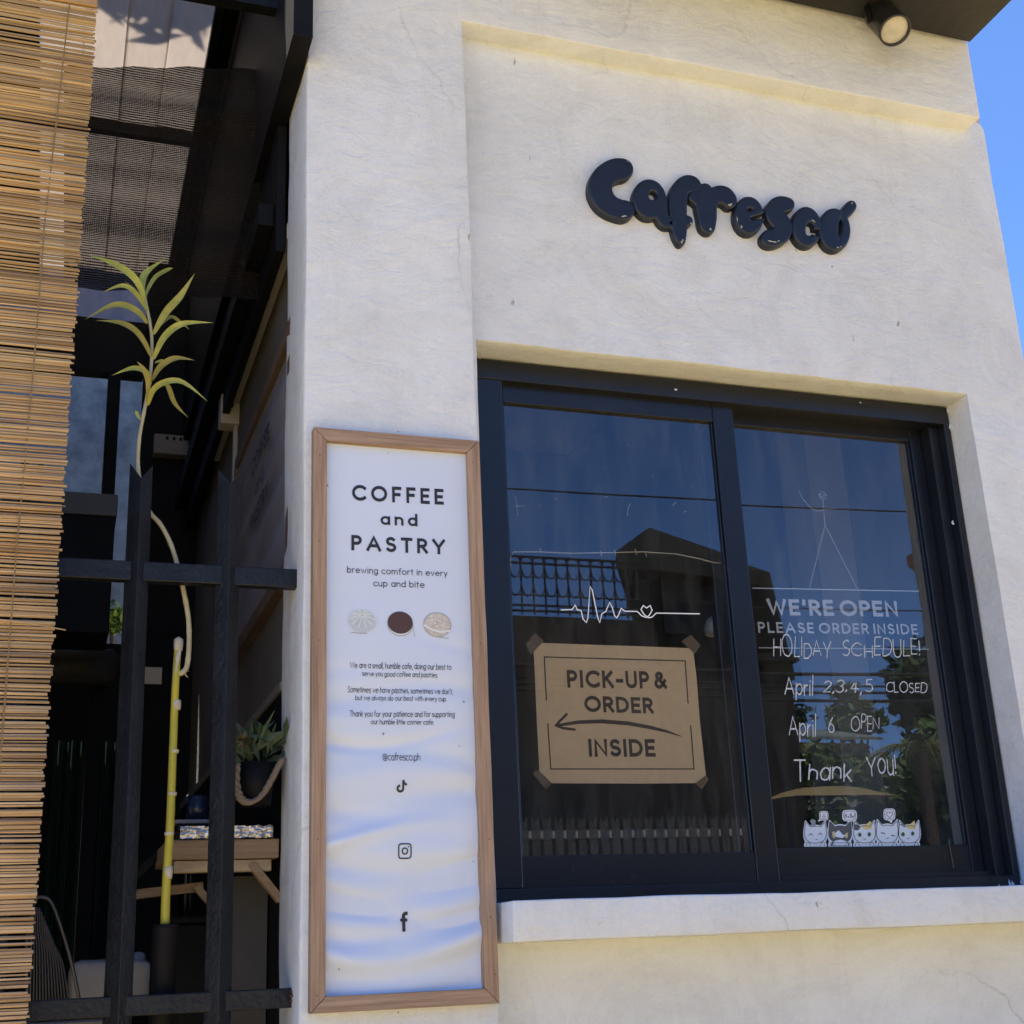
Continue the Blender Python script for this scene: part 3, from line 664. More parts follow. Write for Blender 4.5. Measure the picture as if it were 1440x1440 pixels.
# paper sign
YS = GL+.0095
z5 = lambda x, y: (680+x/3.6, 860+y/3.6)
ps = thing('paper_sign', 'brown paper notice reading PICK-UP & ORDER INSIDE taped behind the glass', 'sign', at(*z5(690, 520), YS))
sh = MB(); sh.prism([at(*z5(*q), YS) for q in [(252, 157), (500, 166), (800, 176), (1060, 186), (1078, 330), (1096, 560), (1130, 868), (800, 871), (500, 870), (286, 868), (270, 560), (260, 330)]], (0, .0006, 0)).build('paper_sheet', KRAFT, ps)
L5 = MB()
text(L5, 'PICK-UP &', z5(425, 385), z5(930, 391), z5(425, 296), YS, .215, track=.40, space=.16)
text(L5, 'ORDER', z5(512, 508), z5(862, 517), z5(512, 426), YS, .215, track=.38)
text(L5, 'INSIDE', z5(533, 735), z5(872, 735), z5(533, 645), YS, .215, track=.38)
L5.build('printed_lettering', BROWN, ps)
P5 = lambda x, y, l: at(*z5(x, -y), YS)+Vector((0, -.0005-l, 0))
def ln(mb, q, wd, l=0, rnd=False): ribbon(mb, [(x, -y) for x, y in q], wd, P5, l, rnd, False)
bl = MB(); ln(bl, [(318, 450), (307, 230), (1020, 250), (1035, 465)], 6); ln(bl, [(325, 565), (340, 797), (1065, 797), (1048, 575)], 6); bl.build('border_line', BROWN, ps)
ar = MB(); sp = [(1000, 632), (930, 608), (850, 588), (730, 566), (600, 556), (480, 560), (372, 577)]
ribbon(ar, [(x, -y) for x, y in sp], [4, 12, 18, 20, 20, 18, 14], P5, 0, False, False); ln(ar, [(420, 520), (385, 555), (366, 577), (400, 590), (460, 598)], 13, .0002, True); ar.build('printed_arrow', BROWN, ps)
for q in [[(215, 165), (262, 108), (305, 150), (238, 218)], [(1002, 150), (1052, 118), (1098, 170), (1070, 215)], [(248, 820), (275, 800), (345, 868), (318, 902)], [(1072, 868), (1125, 830), (1140, 850), (1105, 900)]]:
    MB().prism([at(*z5(*p), YS-.0012) for p in q], (0, .0004, 0)).build('tape', TAPE, ps)
# clear hanging sign
z4 = lambda x, y: (1020+x/3.43, 540+y/3.43)
YA = GRt+.012
acs = thing('hanging_sign', "clear acrylic sign reading WE'RE OPEN hung by a cord inside the right pane", 'sign', at(1180, 870, YA))
ac = MB(); ac.prism([at(1058, 827, YA), at(1292, 831.5, YA), at(1306, 913, YA), at(1067, 911, YA)], (0, .003, 0)).build('clear_panel', clear_mat('clear_acrylic', .93), acs)
EDGE = mat('bright_acrylic_edge', (.42, .46, .52), .4)
eg = MB(); eg.bar(at(1058, 827, YA-.001), at(1292, 831.5, YA-.001), .0026, .0026); eg.bar(at(1067, 911, YA-.001), at(1306, 913, YA-.001), .002, .002); eg.build('panel_edge', EDGE, acs)
L6 = MB()
text(L6, "WE'RE OPEN", z4(205, 1115), z4(835, 1123), z4(205, 1037), YA-.001, .22, track=.40, space=.25)
text(L6, 'PLEASE ORDER INSIDE', z4(160, 1200), z4(930, 1209), z4(160, 1148), YA-.001, .18, track=.42, space=.28)
L6.build('frosted_lettering', ACRYL_TXT, acs)
CORD = mat('pale_twine', (.30, .27, .27), .9)
cr = MB(); ap = at(1160, 738, YA); hk_ = at(1157, 700, YA)
for q in ((1138, 829), (1208, 833)): cr.tube([at(*q, YA), ap, hk_ if q[0] < 1150 else ap+Vector((0, -.001, .002))], .0013, 6)
cr.build('cord', CORD, acs)
HKM = mat('milky_plastic', (.26, .27, .31), .3)
sc_ = MB(); hc = at(1157, 697, YA-.003)
sc_.tube([hc+Vector((math.cos(k*.5236)*.0125, 0, math.sin(k*.5236)*.0135)) for k in range(13)], .0014, 6)
for dz in (-.004, .003): sc_.tube([hc+Vector((-.012, -.001, dz)), hc+Vector((.012, -.001, dz))], .0012, 6)
sc_.build('suction_hook', HKM, acs, True)
sc_ = MB(); sc_.tube(path3_([(1123, 690), (1129, 702), (1140, 714), (1150, 719), (1162, 716), (1180, 715)], YA-.002), .0013, 6); sc_.build('hanger_wire', HKM, acs, True)
# handwriting
z6 = lambda x, y: (1040+x/3.6, 880+y/3.6)
hw = thing('marker_writing', 'white handwritten holiday schedule with April opening dates on the right pane', 'writing', at(1180, 1000, GRt))
def line(*words, wt=.10):
    for (s_, l, r_, tp) in words: text(MB(), s_, z6(*l), z6(*r_), z6(*tp), GRt-.0004, wt, track=.2, rnd=True, hand=1.8, slant=.17).build('written_word', CHALK, hw)
line(('HOLIDAY', (172, 156), (462, 158), (172, 66)), ('SCHEDULE!', (520, 156), (915, 150), (520, 80)), wt=.075)
line(('April', (228, 350), (370, 350), (228, 258)), ('2,', (420, 335), (480, 335), (420, 285)), ('3,', (487, 330), (545, 332), (487, 278)), ('4,', (560, 335), (618, 335), (560, 278)), ('5', (636, 335), (676, 335), (636, 285)), ('CLOSED', (740, 335), (948, 335), (740, 285)), wt=.095)
line(('April', (250, 556), (385, 556), (250, 455)), ('6', (448, 535), (480, 535), (448, 465)), ('OPEN', (562, 527), (707, 527), (562, 465)), wt=.085)
line(('Thank', (275, 778), (566, 775), (275, 685)), ('You!', (645, 752), (795, 752), (645, 648)), wt=.085)
# cats
CATW = mat('sticker_white', (.76, .78, .80), .5); CATK = mat('sticker_dark', (.10, .10, .10), .5); CATL = mat('sticker_line', (.03, .03, .035), .5); CATY = mat('sticker_yellow', (.72, .58, .22), .5); CATG = mat('sticker_green', (.10, .20, .05), .5); CATE = mat('sticker_grey', (.28, .28, .28), .5)
ct = thing('cat_decal', 'row of five peeking cartoon cats stuck low on the right pane', 'sticker', at(1212, 1190, GRt))
Pc = lambda x, y, l: at(*z6(x, -y), GRt)+Vector((0, -.0005-l, 0))
def pd(mb, q, l): mb.add([Pc(x, -y, l) for x, y in q], [tuple(range(len(q)))])
def pl_(mb, q, wd, l): ribbon(mb, [(x, -y) for x, y in q], wd, Pc, l, True)
def cat(cx, w_, top, dark, patches, eyes, wdl=0):
    h = w_/2; y1 = 1118
    hf = [(-.50, 0), (-1.02, 0), (-1.02, .10), (-.93, .17), (-1.05, .30), (-1.10, .46), (-1.08, .62), (-1.02, .76), (-.98, .90), (-.92, 1.0), (-.80, .96), (-.60, .86), (-.45, .80), (-.22, .83), (0, .835)]
    H_ = y1-top; hf = hf + [(-u, v) for u, v in hf[::-1][1:]]
    out = [(cx+u*h, y1-v*H_) for u, v in hf]
    head = [(-.97, .40), (-.99, .54), (-.96, .68), (-.91, .90), (-.84, .93), (-.46, .745), (-.2, .775), (.2, .775), (.46, .745), (.84, .93), (.91, .90), (.96, .68), (.99, .54), (.97, .40), (.84, .27), (.55, .17), (.2, .135), (-.2, .135), (-.55, .17), (-.84, .27)]
    inn = [(cx+u*h, y1-v*H_) for u, v in head]
    b = MB(); pd(b, out, 0); c = b.build('cat', CATW, ct)
    if dark: d = MB(); pd(d, inn, .0004); pd(d, [(cx-h*.8, y1-3), (cx-h*.7, y1-22), (cx+h*.7, y1-22), (cx+h*.8, y1-3)], .0003); d.build('dark_fur', CATK, c)
    f = MB(); pl_(f, inn+[inn[0]], 2.6, .0009)
    for sg_ in (-1, 1): pl_(f, [(cx+sg_*h*.85, y1-4), (cx+sg_*h*.78, y1-20), (cx+sg_*h*.6, y1-22), (cx+sg_*h*.45, y1-6)], 2.2, .0010)
    for (kind, x, y, s_) in eyes:
        if kind == 'v': pl_(f, [(x-s_, y+s_*.5), (x, y-s_*.6), (x+s_, y+s_*.5)], 3, .0012)
        if kind == '-': pl_(f, [(x-s_, y-2), (x+s_, y+2)], 4, .0012)
        if kind == 'm': pl_(f, [(x-5, y), (x, y+3), (x+5, y)], 2.4, .0012)
    f.build('ink_line', CATL, c)
    for (m, q) in patches: d = MB(); pd(d, q, .0006); d.build('fur_patch', m, c)
    for (kind, x, y, s_) in eyes:
        if kind == 'o':
            d = MB(); disc(d, x, -y, s_, s_*1.25, Pc, .0012, n=14); d.build('eye', CATG, c); d = MB(); disc(d, x, -y, s_*.45, s_*.7, Pc, .0015, n=10); d.build('eye', CATL, c)
cat(383, 112, 985, 0, [(CATE, [(355, 990), (365, 978), (385, 985), (382, 1018), (376, 1018), (374, 1000), (368, 1018), (362, 1016), (362, 998)])], [('v', 360, 1057, 9), ('v', 408, 1054, 9), ('m', 388, 1080, 0)])
cat(508, 118, 982, 1, [(CATW, [(470, 1060), (500, 1035), (525, 1060), (548, 1055), (520, 1075), (490, 1070)]), (CATY, [(468, 1045), (480, 1040), (480, 1078), (470, 1070)]), (CATY, [(535, 1050), (548, 1048), (546, 1072), (536, 1076)]), (CATW, [(470, 1112), (475, 1090), (510, 1082), (545, 1092), (548, 1112)])], [('m', 508, 1078, 0)])
cat(632, 112, 982, 0, [(CATK, [(580, 1004), (600, 1008), (612, 1020), (600, 1036), (580, 1034)]), (CATY, [(615, 1012), (640, 1006), (662, 988), (670, 1028), (640, 1032), (625, 1026)])], [('o', 607, 1058, 9), ('o', 655, 1056, 9), ('m', 632, 1078, 0)])
cat(747, 112, 978, 0, [], [('-', 725, 1050, 9), ('-', 775, 1062, 9), ('m', 748, 1074, 0)])
cat(858, 108, 982, 0, [(CATY, [(838, 1012), (862, 1006), (884, 986), (892, 1028), (866, 1030), (848, 1024)]), (CATE, [(805, 1008), (822, 1000), (840, 1012), (836, 1022), (820, 1012)])], [('o', 826, 1056, 9), ('o', 875, 1052, 9), ('m', 852, 1076, 0)])
def bubble(cx, cy, w_, h, tail, marks):
    b = MB(); q = [(cx+w_/2*math.copysign(abs(math.cos(a))**.55, math.cos(a)), cy+h/2*math.copysign(abs(math.sin(a))**.55, math.sin(a))) for a in [6.2832*k/24 for k in range(24)]]
    pd(b, q, .0002); pd(b, tail, .0001); o = b.build('speech_bubble', CATW, ct)
    f = MB(); q2 = [(cx+(x-cx)*.8, cy+(y-cy)*.8) for x, y in q]; pl_(f, q2+[q2[0]], 2.2, .0007)
    for m in marks: pl_(f, m, 2.6, .0009)
    f.build('ink_line', CATL, o)
bubble(426, 962, 46, 48, [(405, 975), (425, 980), (395, 992)], [[(418, 968), (426, 952), (434, 968), (418, 968)], [(422, 974), (432, 974)]])
bubble(556, 961, 74, 58, [(540, 985), (570, 985), (552, 1002)], [[(533, 952), (533, 972)], [(540, 952), (540, 972)], [(533, 962), (540, 962)], [(546, 966), (552, 964), (548, 970), (554, 971)], [(559, 950), (559, 971)], [(565, 950), (565, 971)], [(572, 963), (576, 968), (572, 972), (569, 967), (572, 963)], [(581, 952), (580, 965)]])
bubble(758, 955, 60, 60, [(745, 980), (775, 980), (770, 1000)], [[(758, 974), (742, 955), (746, 944), (754, 944), (758, 950), (763, 943), (772, 944), (774, 955), (758, 974)]])
# wire hung behind the left pane and old marks on the glass
wr = MB(); wr.tube([at(718, 800, GL+.02), at(718, 783, GL+.02), at(722, 776, GL+.02), at(760, 776, GL+.02), at(800, 778, GL+.02), at(860, 777, GL+.02), at(905, 776, GL+.02), at(950, 779, GL+.02), at(985, 786, GL+.02), at(1003, 791, GL+.02), at(1017, 792, GL+.02)], .0016, 6)
for (x, y) in [(760, 774), (845, 778), (865, 777), (894, 776), (908, 779)]: wr.tube([at(x-1, y-4, GL+.018), at(x+1, y+4, GL+.018)], .0011, 5)
tag(wr.build('hung_wire', mat('pale_wire', (.32, .29, .24), .5)), 'thin pale wire sagging across the inside of the left pane', 'wire')
sm = MB(); rg = random.Random(9)
P3 = lambda x, y, l: at(660+x/3.6, 480-y/3.6, GL)+Vector((0, -.0004-l, 0))
for q in [[(232, 785), (240, 820), (244, 885)], [(225, 835), (280, 832)], [(683, 792), (700, 784)], [(815, 820), (802, 850), (800, 882)], [(1030, 832), (1048, 812)], [(356, 840), (362, 825)], [(432, 790), (442, 800)], [(200, 445), (203, 470)], [(325, 505), (328, 516)], [(1085, 865), (1100, 860)]]:
    ribbon(sm, [(x, -y) for x, y in q], 2.6, P3, 0, True)
for k in range(60):
    x, y = rg.uniform(195, 1240), rg.uniform(420, 1000); a = rg.uniform(0, 3.1); l_ = rg.uniform(2, 7); ribbon(sm, [(x, -y), (x+l_*math.cos(a), -y-l_*math.sin(a))], 1.1, P3, .00001*k, False)
for q in [(620, 1140, 800, 1141), (620, 1140, 760, 1146)]: pass
tag(sm.build('marker_smudges', mat('faint_smudge', (.20, .23, .28), .8)), 'faint leftover scratches of white marker on the upper left pane', 'smudges')

# ------------------------------------------------------------------ spotlight under the eave
lc = at(1258, 42, -.13); axd = Vector((-.05, -.50, -.86)).normalized(); rq = axd.to_track_quat('Z', 'Y').to_matrix()
spt = thing('spotlight', 'black cylindrical spotlight with a pale lens under the black eave', 'lamp', lc-axd*.14)
lr = .050
h_ = MB(); h_.lathe([(0, -.145), (lr*.8, -.145), (lr*.98, -.135), (lr, -.03), (lr*1.02, 0), (lr*1.02, .006), (lr*.9, .006), (lr*.88, -.004)], lc, 32, rq); h_.build('housing', mat('black_lamp_body', (.018, .018, .02), .35, .2, 20), spt, True)
h_ = MB(); h_.lathe([(0, -.001), (lr*.6, -.0015), (lr*.89, -.003)], lc, 32, rq); h_.build('lens', mat('pale_lens', (.50, .47, .42), .25, .18, 30), spt, True)
h_ = MB(); bp_ = lc-axd*.09; h_.bar(bp_+Vector((lr+.004, 0, -.02)), bp_+Vector((lr+.004, .02, .16)), .006, .02); h_.bar(bp_-Vector((lr+.004, 0, .02)), bp_+Vector((-lr-.004, .02, .16)), .006, .02); h_.build('bracket', BLACKP, spt)

# ------------------------------------------------------------------ bamboo blind
def bamboo_mat():
    m = bpy.data.materials.new('weathered_bamboo'); m.use_nodes = True; t = m.node_tree; N = t.nodes.new; Lk = t.links.new; b = t.nodes['Principled BSDF']
    b.inputs['Roughness'].default_value = .55
    ge = N('ShaderNodeNewGeometry'); r = N('ShaderNodeValToRGB'); E = r.color_ramp.elements
    cs = [(0, (.24, .165, .10)), (.15, (.48, .335, .17)), (.4, (.58, .43, .235)), (.58, (.46, .335, .20)), (.75, (.66, .50, .285)), (.9, (.40, .31, .23)), (1, (.70, .56, .35))]
    E[0].position, E[0].color = 0, (*cs[0][1], 1); E[1].position, E[1].color = 1, (*cs[-1][1], 1)
    for p, c in cs[1:-1]: q = E.new(p); q.color = (*c, 1)
    Lk(ge.outputs['Random Per Island'], r.inputs[0])
    tc = N('ShaderNodeTexCoord'); mp = N('ShaderNodeMapping'); mp.inputs['Scale'].default_value = (3, 60, 160); Lk(tc.outputs['Object'], mp.inputs[0])
    n = N('ShaderNodeTexNoise'); n.inputs['Scale'].default_value = 1.6; n.inputs['Detail'].default_value = 6; Lk(mp.outputs[0], n.inputs['Vector'])
    r2 = N('ShaderNodeValToRGB'); r2.color_ramp.elements[0].position = .3; r2.color_ramp.elements[0].color = (.55, .5, .46, 1); r2.color_ramp.elements[1].position = .62; r2.color_ramp.elements[1].color = (1.08, 1.06, 1.02, 1); Lk(n.outputs[0], r2.inputs[0])
    x = N('ShaderNodeMix'); x.data_type = 'RGBA'; x.blend_type = 'MULTIPLY'; x.inputs[0].default_value = 1; Lk(r.outputs[0], x.inputs[6]); Lk(r2.outputs[0], x.inputs[7])
    mp2 = N('ShaderNodeMapping'); mp2.inputs['Scale'].default_value = (.7, 1, 1.3); Lk(tc.outputs['Object'], mp2.inputs[0]); n3 = N('ShaderNodeTexNoise'); n3.inputs['Scale'].default_value = 2.5; n3.inputs['Detail'].default_value = 4; Lk(mp2.outputs[0], n3.inputs['Vector'])
    r3 = N('ShaderNodeValToRGB'); r3.color_ramp.elements[0].position = .38; r3.color_ramp.elements[0].color = (.78, .80, .86, 1); r3.color_ramp.elements[1].position = .6; r3.color_ramp.elements[1].color = (1.05, 1, .95, 1); Lk(n3.outputs[0], r3.inputs[0])
    y = N('ShaderNodeMix'); y.data_type = 'RGBA'; y.blend_type = 'MULTIPLY'; y.inputs[0].default_value = 1; Lk(x.outputs[2], y.inputs[6]); Lk(r3.outputs[0], y.inputs[7]); sx = N('ShaderNodeSeparateXYZ'); Lk(tc.outputs['Object'], sx.inputs[0]); mr = N('ShaderNodeMapRange'); mr.inputs[1].default_value = 1.5; mr.inputs[2].default_value = 4.0; Lk(sx.outputs[2], mr.inputs[0])
    wr_ = N('ShaderNodeValToRGB'); wr_.color_ramp.elements[0].color = (1.12, 1.08, 1.10, 1); wr_.color_ramp.elements[1].color = (1.02, .94, .72, 1); Lk(mr.outputs[0], wr_.inputs[0])   # the lower reeds are weathered greyer
    y2 = N('ShaderNodeMix'); y2.data_type = 'RGBA'; y2.blend_type = 'MULTIPLY'; y2.inputs[0].default_value = 1; Lk(y.outputs[2], y2.inputs[6]); Lk(wr_.outputs[0], y2.inputs[7]); Lk(y2.outputs[2], b.inputs['Base Color'])
    bp = N('ShaderNodeBump'); bp.inputs['Strength'].default_value = .3; bp.inputs['Distance'].default_value = .003; Lk(n.outputs[0], bp.inputs['Height']); Lk(bp.outputs[0], b.inputs['Normal'])
    return m
BAM = bamboo_mat()
YBL = -.06
blt = at(137, 0, YBL); blb = at(38, 1440, YBL)
def bx_edge(z): return blt.x + (blb.x-blt.x)*(blt.z-z)/(blt.z-blb.z)
bl_root = thing('bamboo_blind', 'weathered tan bamboo roll blind hanging at the left of the entrance', 'blind', (-.6, YBL, blt.z+.3))
rd = MB(); rg = random.Random(21); z = blb.z-.25
XL = -2.3
while z < blt.z+.25:
    r_ = rg.choice([.0017, .0020, .0024, .0026, .0029, .0033, .0037, .0044]); z += r_*.98+(rg.uniform(-.0002, .0006)*(2.6 if rg.random() < .14 else 1) if z < 2.9 else rg.uniform(-.0006, .0001))
    xe = bx_edge(z)+rg.gauss(0, .0024); tilt = rg.gauss(0, .0022); n = 12; pts = []; rad = []
    yy = YBL + rg.gauss(0, .0014) + .006*math.sin(z*9)
    for k in range(n+1):
        u = k/n; x = XL+(xe-XL)*u
        pts.append((x, yy+rg.gauss(0, .0006), z+tilt*(u-.6)*2+.0012*math.sin(7*u+z*40)+.012*(.9-u)*((z-EYE)/2.4))); rad.append(r_*rg.uniform(.88, 1.08)*(1.28 if rg.random() < .05 else 1))
    rd.tube(pts, rad, 7); z += r_*.98
for (z0, dz, x0) in [(.72, -.02, -.15), (.35, -.03, -.3)]:      # a few reeds hanging loose
    rd.tube([(x0, YBL-.012, z0+EYE), (x0+.08, YBL-.014, z0+EYE+dz*.4), (x0+.16, YBL-.011, z0+EYE+dz)], .0016, 5)
rd.build('reeds', BAM, bl_root, True)
sg = MB()
for (q, dx) in [([(98, 0), (78, 180), (62, 320), (50, 480), (36, 640), (24, 760), (10, 940), (-2, 1100), (-20, 1440)], 0), ([(98.8, 0), (79, 180), (62.8, 320), (51, 480), (36.6, 640), (24.8, 760), (11, 940), (-1, 1100), (-19, 1440)], 1)]:
    P_ = [at(x, y, YBL) for x, y in q]; pts = []
    for a, b in zip(P_, P_[1:]):
        for k in range(24): p = a.lerp(b, k/24); pts.append(p+Vector((0, -.0062-.0025*(k % 2) , 0)))
    sg.tube(pts, .0011, 5)
sg.build('binding_string', mat('jute_string', (.24, .165, .08), .9), bl_root)
bt = MB(); pz = at(60, 5, YBL); bt.box(XL, bx_edge(blt.z), YBL-.012, YBL-.006, blt.z-.03, blt.z+.05); bt.build('top_slat', mat('bamboo_slat', (.42, .25, .09), .5, .2, 6, .1, 60, .5, 0, (1, 20, 30)), bl_root, False, .002)

# ------------------------------------------------------------------ steel fence between blind and pillar
YF = .10
fen = thing('steel_fence', 'black steel fence with V notched pickets welded between blind and pillar', 'fence', (0, YF, 1.0))
def picket(tl, mid, tr, bl_, bm_, br_):
    """folded steel bar: two flanges meeting in a ridge, the top cut into a V"""
    t = .005; yo, yr = YF+.004, YF-.022
    TL, TM, TR = at(*tl, yo), at(*mid, yr), at(*tr, yo); BL, BM, BR = at(*bl_, yo), at(*bm_, yr), at(*br_, yo)
    dn = [(b-a) for a, b in ((TL, BL), (TM, BM), (TR, BR))]
    B3 = [a+d*(1.16) for a, d in zip((TL, TM, TR), dn)]
    mb = MB(); T3 = [TL, TM, TR]; off = Vector((0, t, 0))
    vs = T3+B3+[p+off for p in T3]+[p+off for p in B3]
    mb.add(vs, [(0, 3, 4, 1), (1, 4, 5, 2), (6, 7, 10, 9), (7, 8, 11, 10), (0, 1, 7, 6), (1, 2, 8, 7), (0, 6, 9, 3), (2, 5, 11, 8)])
    return mb.build('picket', STEEL, fen, False, .0012)
picket((183, 651), (199, 672), (215, 654), (144, 1440), (166, 1440), (185, 1440))
picket((307, 660), (325, 679), (339, 664), (286, 1440), (307, 1440), (325, 1440))
picket((30, 640), (48, 660), (62, 643), (-40, 1440), (-18, 1440), (2, 1440))
def frail(a_top, b_top, a_bot, b_bot, ov):
    mb = MB(); a, b, c, d = at(*a_top, YF-.008), at(*b_top, YF-.008), at(*b_bot, YF-.008), at(*a_bot, YF-.008)
    h = (a.z-d.z+b.z-c.z)/2; z1 = (a.z+b.z)/2; mb.box(-1.2, b.x+ov, YF-.008, YF+.022, z1-h, z1)
    return mb.build('fence_rail', STEEL, fen, False, .003)
frail((92, 787), (418, 797), (90, 816), (418, 822), .01); frail((50, 1408), (408, 1388), (50, 1438), (408, 1416), .01)
ru = MB(); e1 = at(420, 809, YF-.01)
for k in range(14): ru.lathe([(0, -.004), (.004, -.002), (.005, .001), (0, .004)], e1+Vector((random.gauss(.004, .003), random.gauss(.0, .006), random.gauss(-.002, .012))), 6)
e2 = at(410, 1402, YF-.01)
for k in range(14): ru.lathe([(0, -.004), (.004, -.002), (.006, .001), (0, .004)], e2+Vector((random.gauss(.004, .003), random.gauss(.0, .006), random.gauss(-.002, .012))), 6)
ru.build('rusted_weld', RUST, fen)

# ------------------------------------------------------------------ tall cane plant behind the fence
YP = .17
LEAF = mat('yellow_green_leaf', (.25, .27, .045), .42, .3, 22, .15, 60, .4, 0, (1, 1, 1), (.47, .39, .10))
_t = LEAF.node_tree; _oi = _t.nodes.new('ShaderNodeObjectInfo'); _hs = _t.nodes.new('ShaderNodeHueSaturation'); _mr = _t.nodes.new('ShaderNodeMapRange'); _mr.inputs[3].default_value = .49; _mr.inputs[4].default_value = .54
_b = _t.nodes['Principled BSDF']; _src = _b.inputs['Base Color'].links[0].from_socket; _t.links.new(_oi.outputs['Random'], _mr.inputs[0]); _t.links.new(_mr.outputs[0], _hs.inputs['Hue']); _mv = _t.nodes.new('ShaderNodeMapRange'); _mv.inputs[3].default_value = .7; _mv.inputs[4].default_value = 1.1; _t.links.new(_oi.outputs['Random'], _mv.inputs[0]); _t.links.new(_mv.outputs[0], _hs.inputs['Value']); _t.links.new(_src, _hs.inputs['Color']); _t.links.new(_hs.outputs[0], _b.inputs['Base Color'])
cane = thing('cane_plant', 'tall thin cane plant with yellow lower stem and sparse leaves behind the fence', 'plant', at(232, 1440, YP))
def path3(q, Y=YP):
    """smooth curve through the points"""
    P_ = [at(x, y, Y) for x, y in q]; out = []
    for i in range(len(P_)-1):
        p0, p1, p2, p3 = P_[max(i-1, 0)], P_[i], P_[i+1], P_[min(i+2, len(P_)-1)]
        for k in range(6):
            t = k/6; out.append(.5*((2*p1)+(p2-p0)*t+(2*p0-5*p1+4*p2-p3)*t*t+(3*p1-p0-3*p2+p3)*t**3))
    return out+[P_[-1]]
lower = path3([(232, 1302), (234, 1240), (239, 1165), (243, 1060), (247, 960), (251, 900)])
YEL = mat('yellow_cane', (.33, .32, .045), .5, 0, 12, .12, 50, .4, 0, (4, 4, .8), (.55, .45, .04)); NOD = mat('pale_cane_node', (.50, .46, .36), .7, .2, 30)
MB().tube(lower, [.0104-.0022*i/len(lower) for i in range(len(lower))], 12).build('lower_stem', YEL, cane, True)
nd = MB()
for (x, y, h) in [(236, 1225, 10), (238, 1172, 3), (242, 1116, 3), (245, 1056, 3), (248, 990, 8), (251, 905, 10)]:
    c = at(x, y, YP); k = .0017*h; nd.lathe([(0, -k), (.0098, -k), (.0108, -k*.3), (.0112, 0), (.0104, k*.6), (0, k)], c, 12)
nd.build('stem_node', NOD, cane, True)
upper = path3([(251, 947), (256, 946), (263, 936), (266, 905), (265, 870), (259, 835), (251, 800), (240, 765), (226, 738), (212, 722), (202, 700), (196, 672), (194, 650), (196, 615), (202, 582), (209, 545), (213, 510), (213, 470), (206, 430), (200, 405)])
STM = mat('grey_green_cane', (.40, .36, .22), .6, .25, 40, .2, 100, .4, 0, (1, 1, 1), (.52, .47, .30))
MB().tube(upper, [.0066-.0028*i/len(upper)+(.0007 if i % 7 == 0 else 0) for i in range(len(upper))], 10).build('upper_stem', STM, cane, True)
wn = MB(); c = at(257, 944, YP)
for k in range(5): a = random.random()*6.3; wn.tube([c+Vector((.006, 0, .007*k-.008)), c+Vector((.008+.008*abs(math.cos(a)), .01*math.sin(a), .007*k-.013))], [.0018, .0006], 5)
wn.tube([at(247, 946, YP-.008), at(250, 925, YP-.010), at(254, 908, YP-.008)], [.002, .006, .003], 8)
wn.build('aerial_root', NOD, cane)
def leaf(base, pts, wd, dy):
    """blade along the given points: a creased strip, swelling and pointed"""
    P_ = [at(x, y, YP) for x, y in [base]+pts]; n = 14; cur = []
    m = len(P_)
    for k in range(n+1):
        t = k/n*(m-1); i = min(int(t), m-2); f = t-i; p0, p1, p2, p3 = P_[max(i-1, 0)], P_[i], P_[i+1], P_[min(i+2, m-1)]
        cur.append(.5*((2*p1)+(p2-p0)*f+(2*p0-5*p1+4*p2-p3)*f*f+(3*p1-p0-3*p2+p3)*f**3))
    mb = MB(); vs = []
    for k, p in enumerate(cur):
        u = k/n; d = (cur[min(k+1, n)]-cur[max(k-1, 0)]).normalized(); sd_ = d.cross(Vector((0, -1, 0))).normalized()
        w_ = .72*wd*(.12+.88*math.sin(math.pi*min(1, u*.92+.06))**.8)*(1 if u < .6 else max(.02, 1-((u-.6)/.4)**1.6)); y = dy*math.sin(u*1.6)
        q = p+Vector((0, y, 0)); vs += [q+sd_*w_+Vector((0, -.3*w_, 0)), q+Vector((0, .25*w_, 0)), q-sd_*w_+Vector((0, -.3*w_, 0))]
    mb.add(vs, [(3*k+a, 3*k+a+1, 3*k+a+4, 3*k+a+3) for k in range(n) for a in (0, 1)]); return mb.build('leaf', LEAF, cane, True)
for b_, q, w_, dy in [((204, 425), [(190, 402), (160, 386), (120, 374)], .0135, -.06), ((203, 420), [(200, 395), (208, 375), (234, 356)], .0125, .03), ((203, 418), [(218, 385), (238, 368), (246, 364)], .008, .05), ((200, 420), [(192, 408), (184, 398), (176, 390)], .006, .02),
                      ((208, 440), [(190, 424), (170, 420), (142, 432)], .010, -.08), ((207, 455), [(190, 443), (160, 440), (118, 462)], .0125, -.05), ((216, 470), [(232, 445), (252, 425), (272, 394)], .0135, -.04), ((216, 465), [(240, 440), (255, 442), (270, 452)], .007, .05),
                      ((214, 505), [(195, 480), (170, 470), (132, 468)], .011, -.07), ((216, 505), [(230, 480), (255, 466), (298, 466)], .0125, -.05), ((214, 535), [(225, 520), (245, 512), (272, 516)], .011, -.04), ((212, 540), [(205, 530), (185, 528), (155, 540)], .010, -.05), ((207, 570), [(207, 545), (200, 532), (190, 522)], .0095, -.06), ((208, 570), [(218, 552), (250, 550), (288, 580)], .011, -.07), ((214, 545), [(235, 535), (248, 558), (268, 577)], .009, .05), ((218, 510), [(228, 505), (231, 508), (231, 512)], .006, .02), ((199, 592), [(194, 585), (192, 580), (190, 577)], .006, 0)]:
    leaf(b_, q, w_, dy)
pt_ = MB(); c = at(232, 1300, YP); pt_.lathe([(0, -.9), (.028, -.9), (.028, -.01), (.030, 0), (.022, .0), (.022, -.02), (0, -.02)], c, 18); pt_.build('support_tube', BLACKP, cane, True)

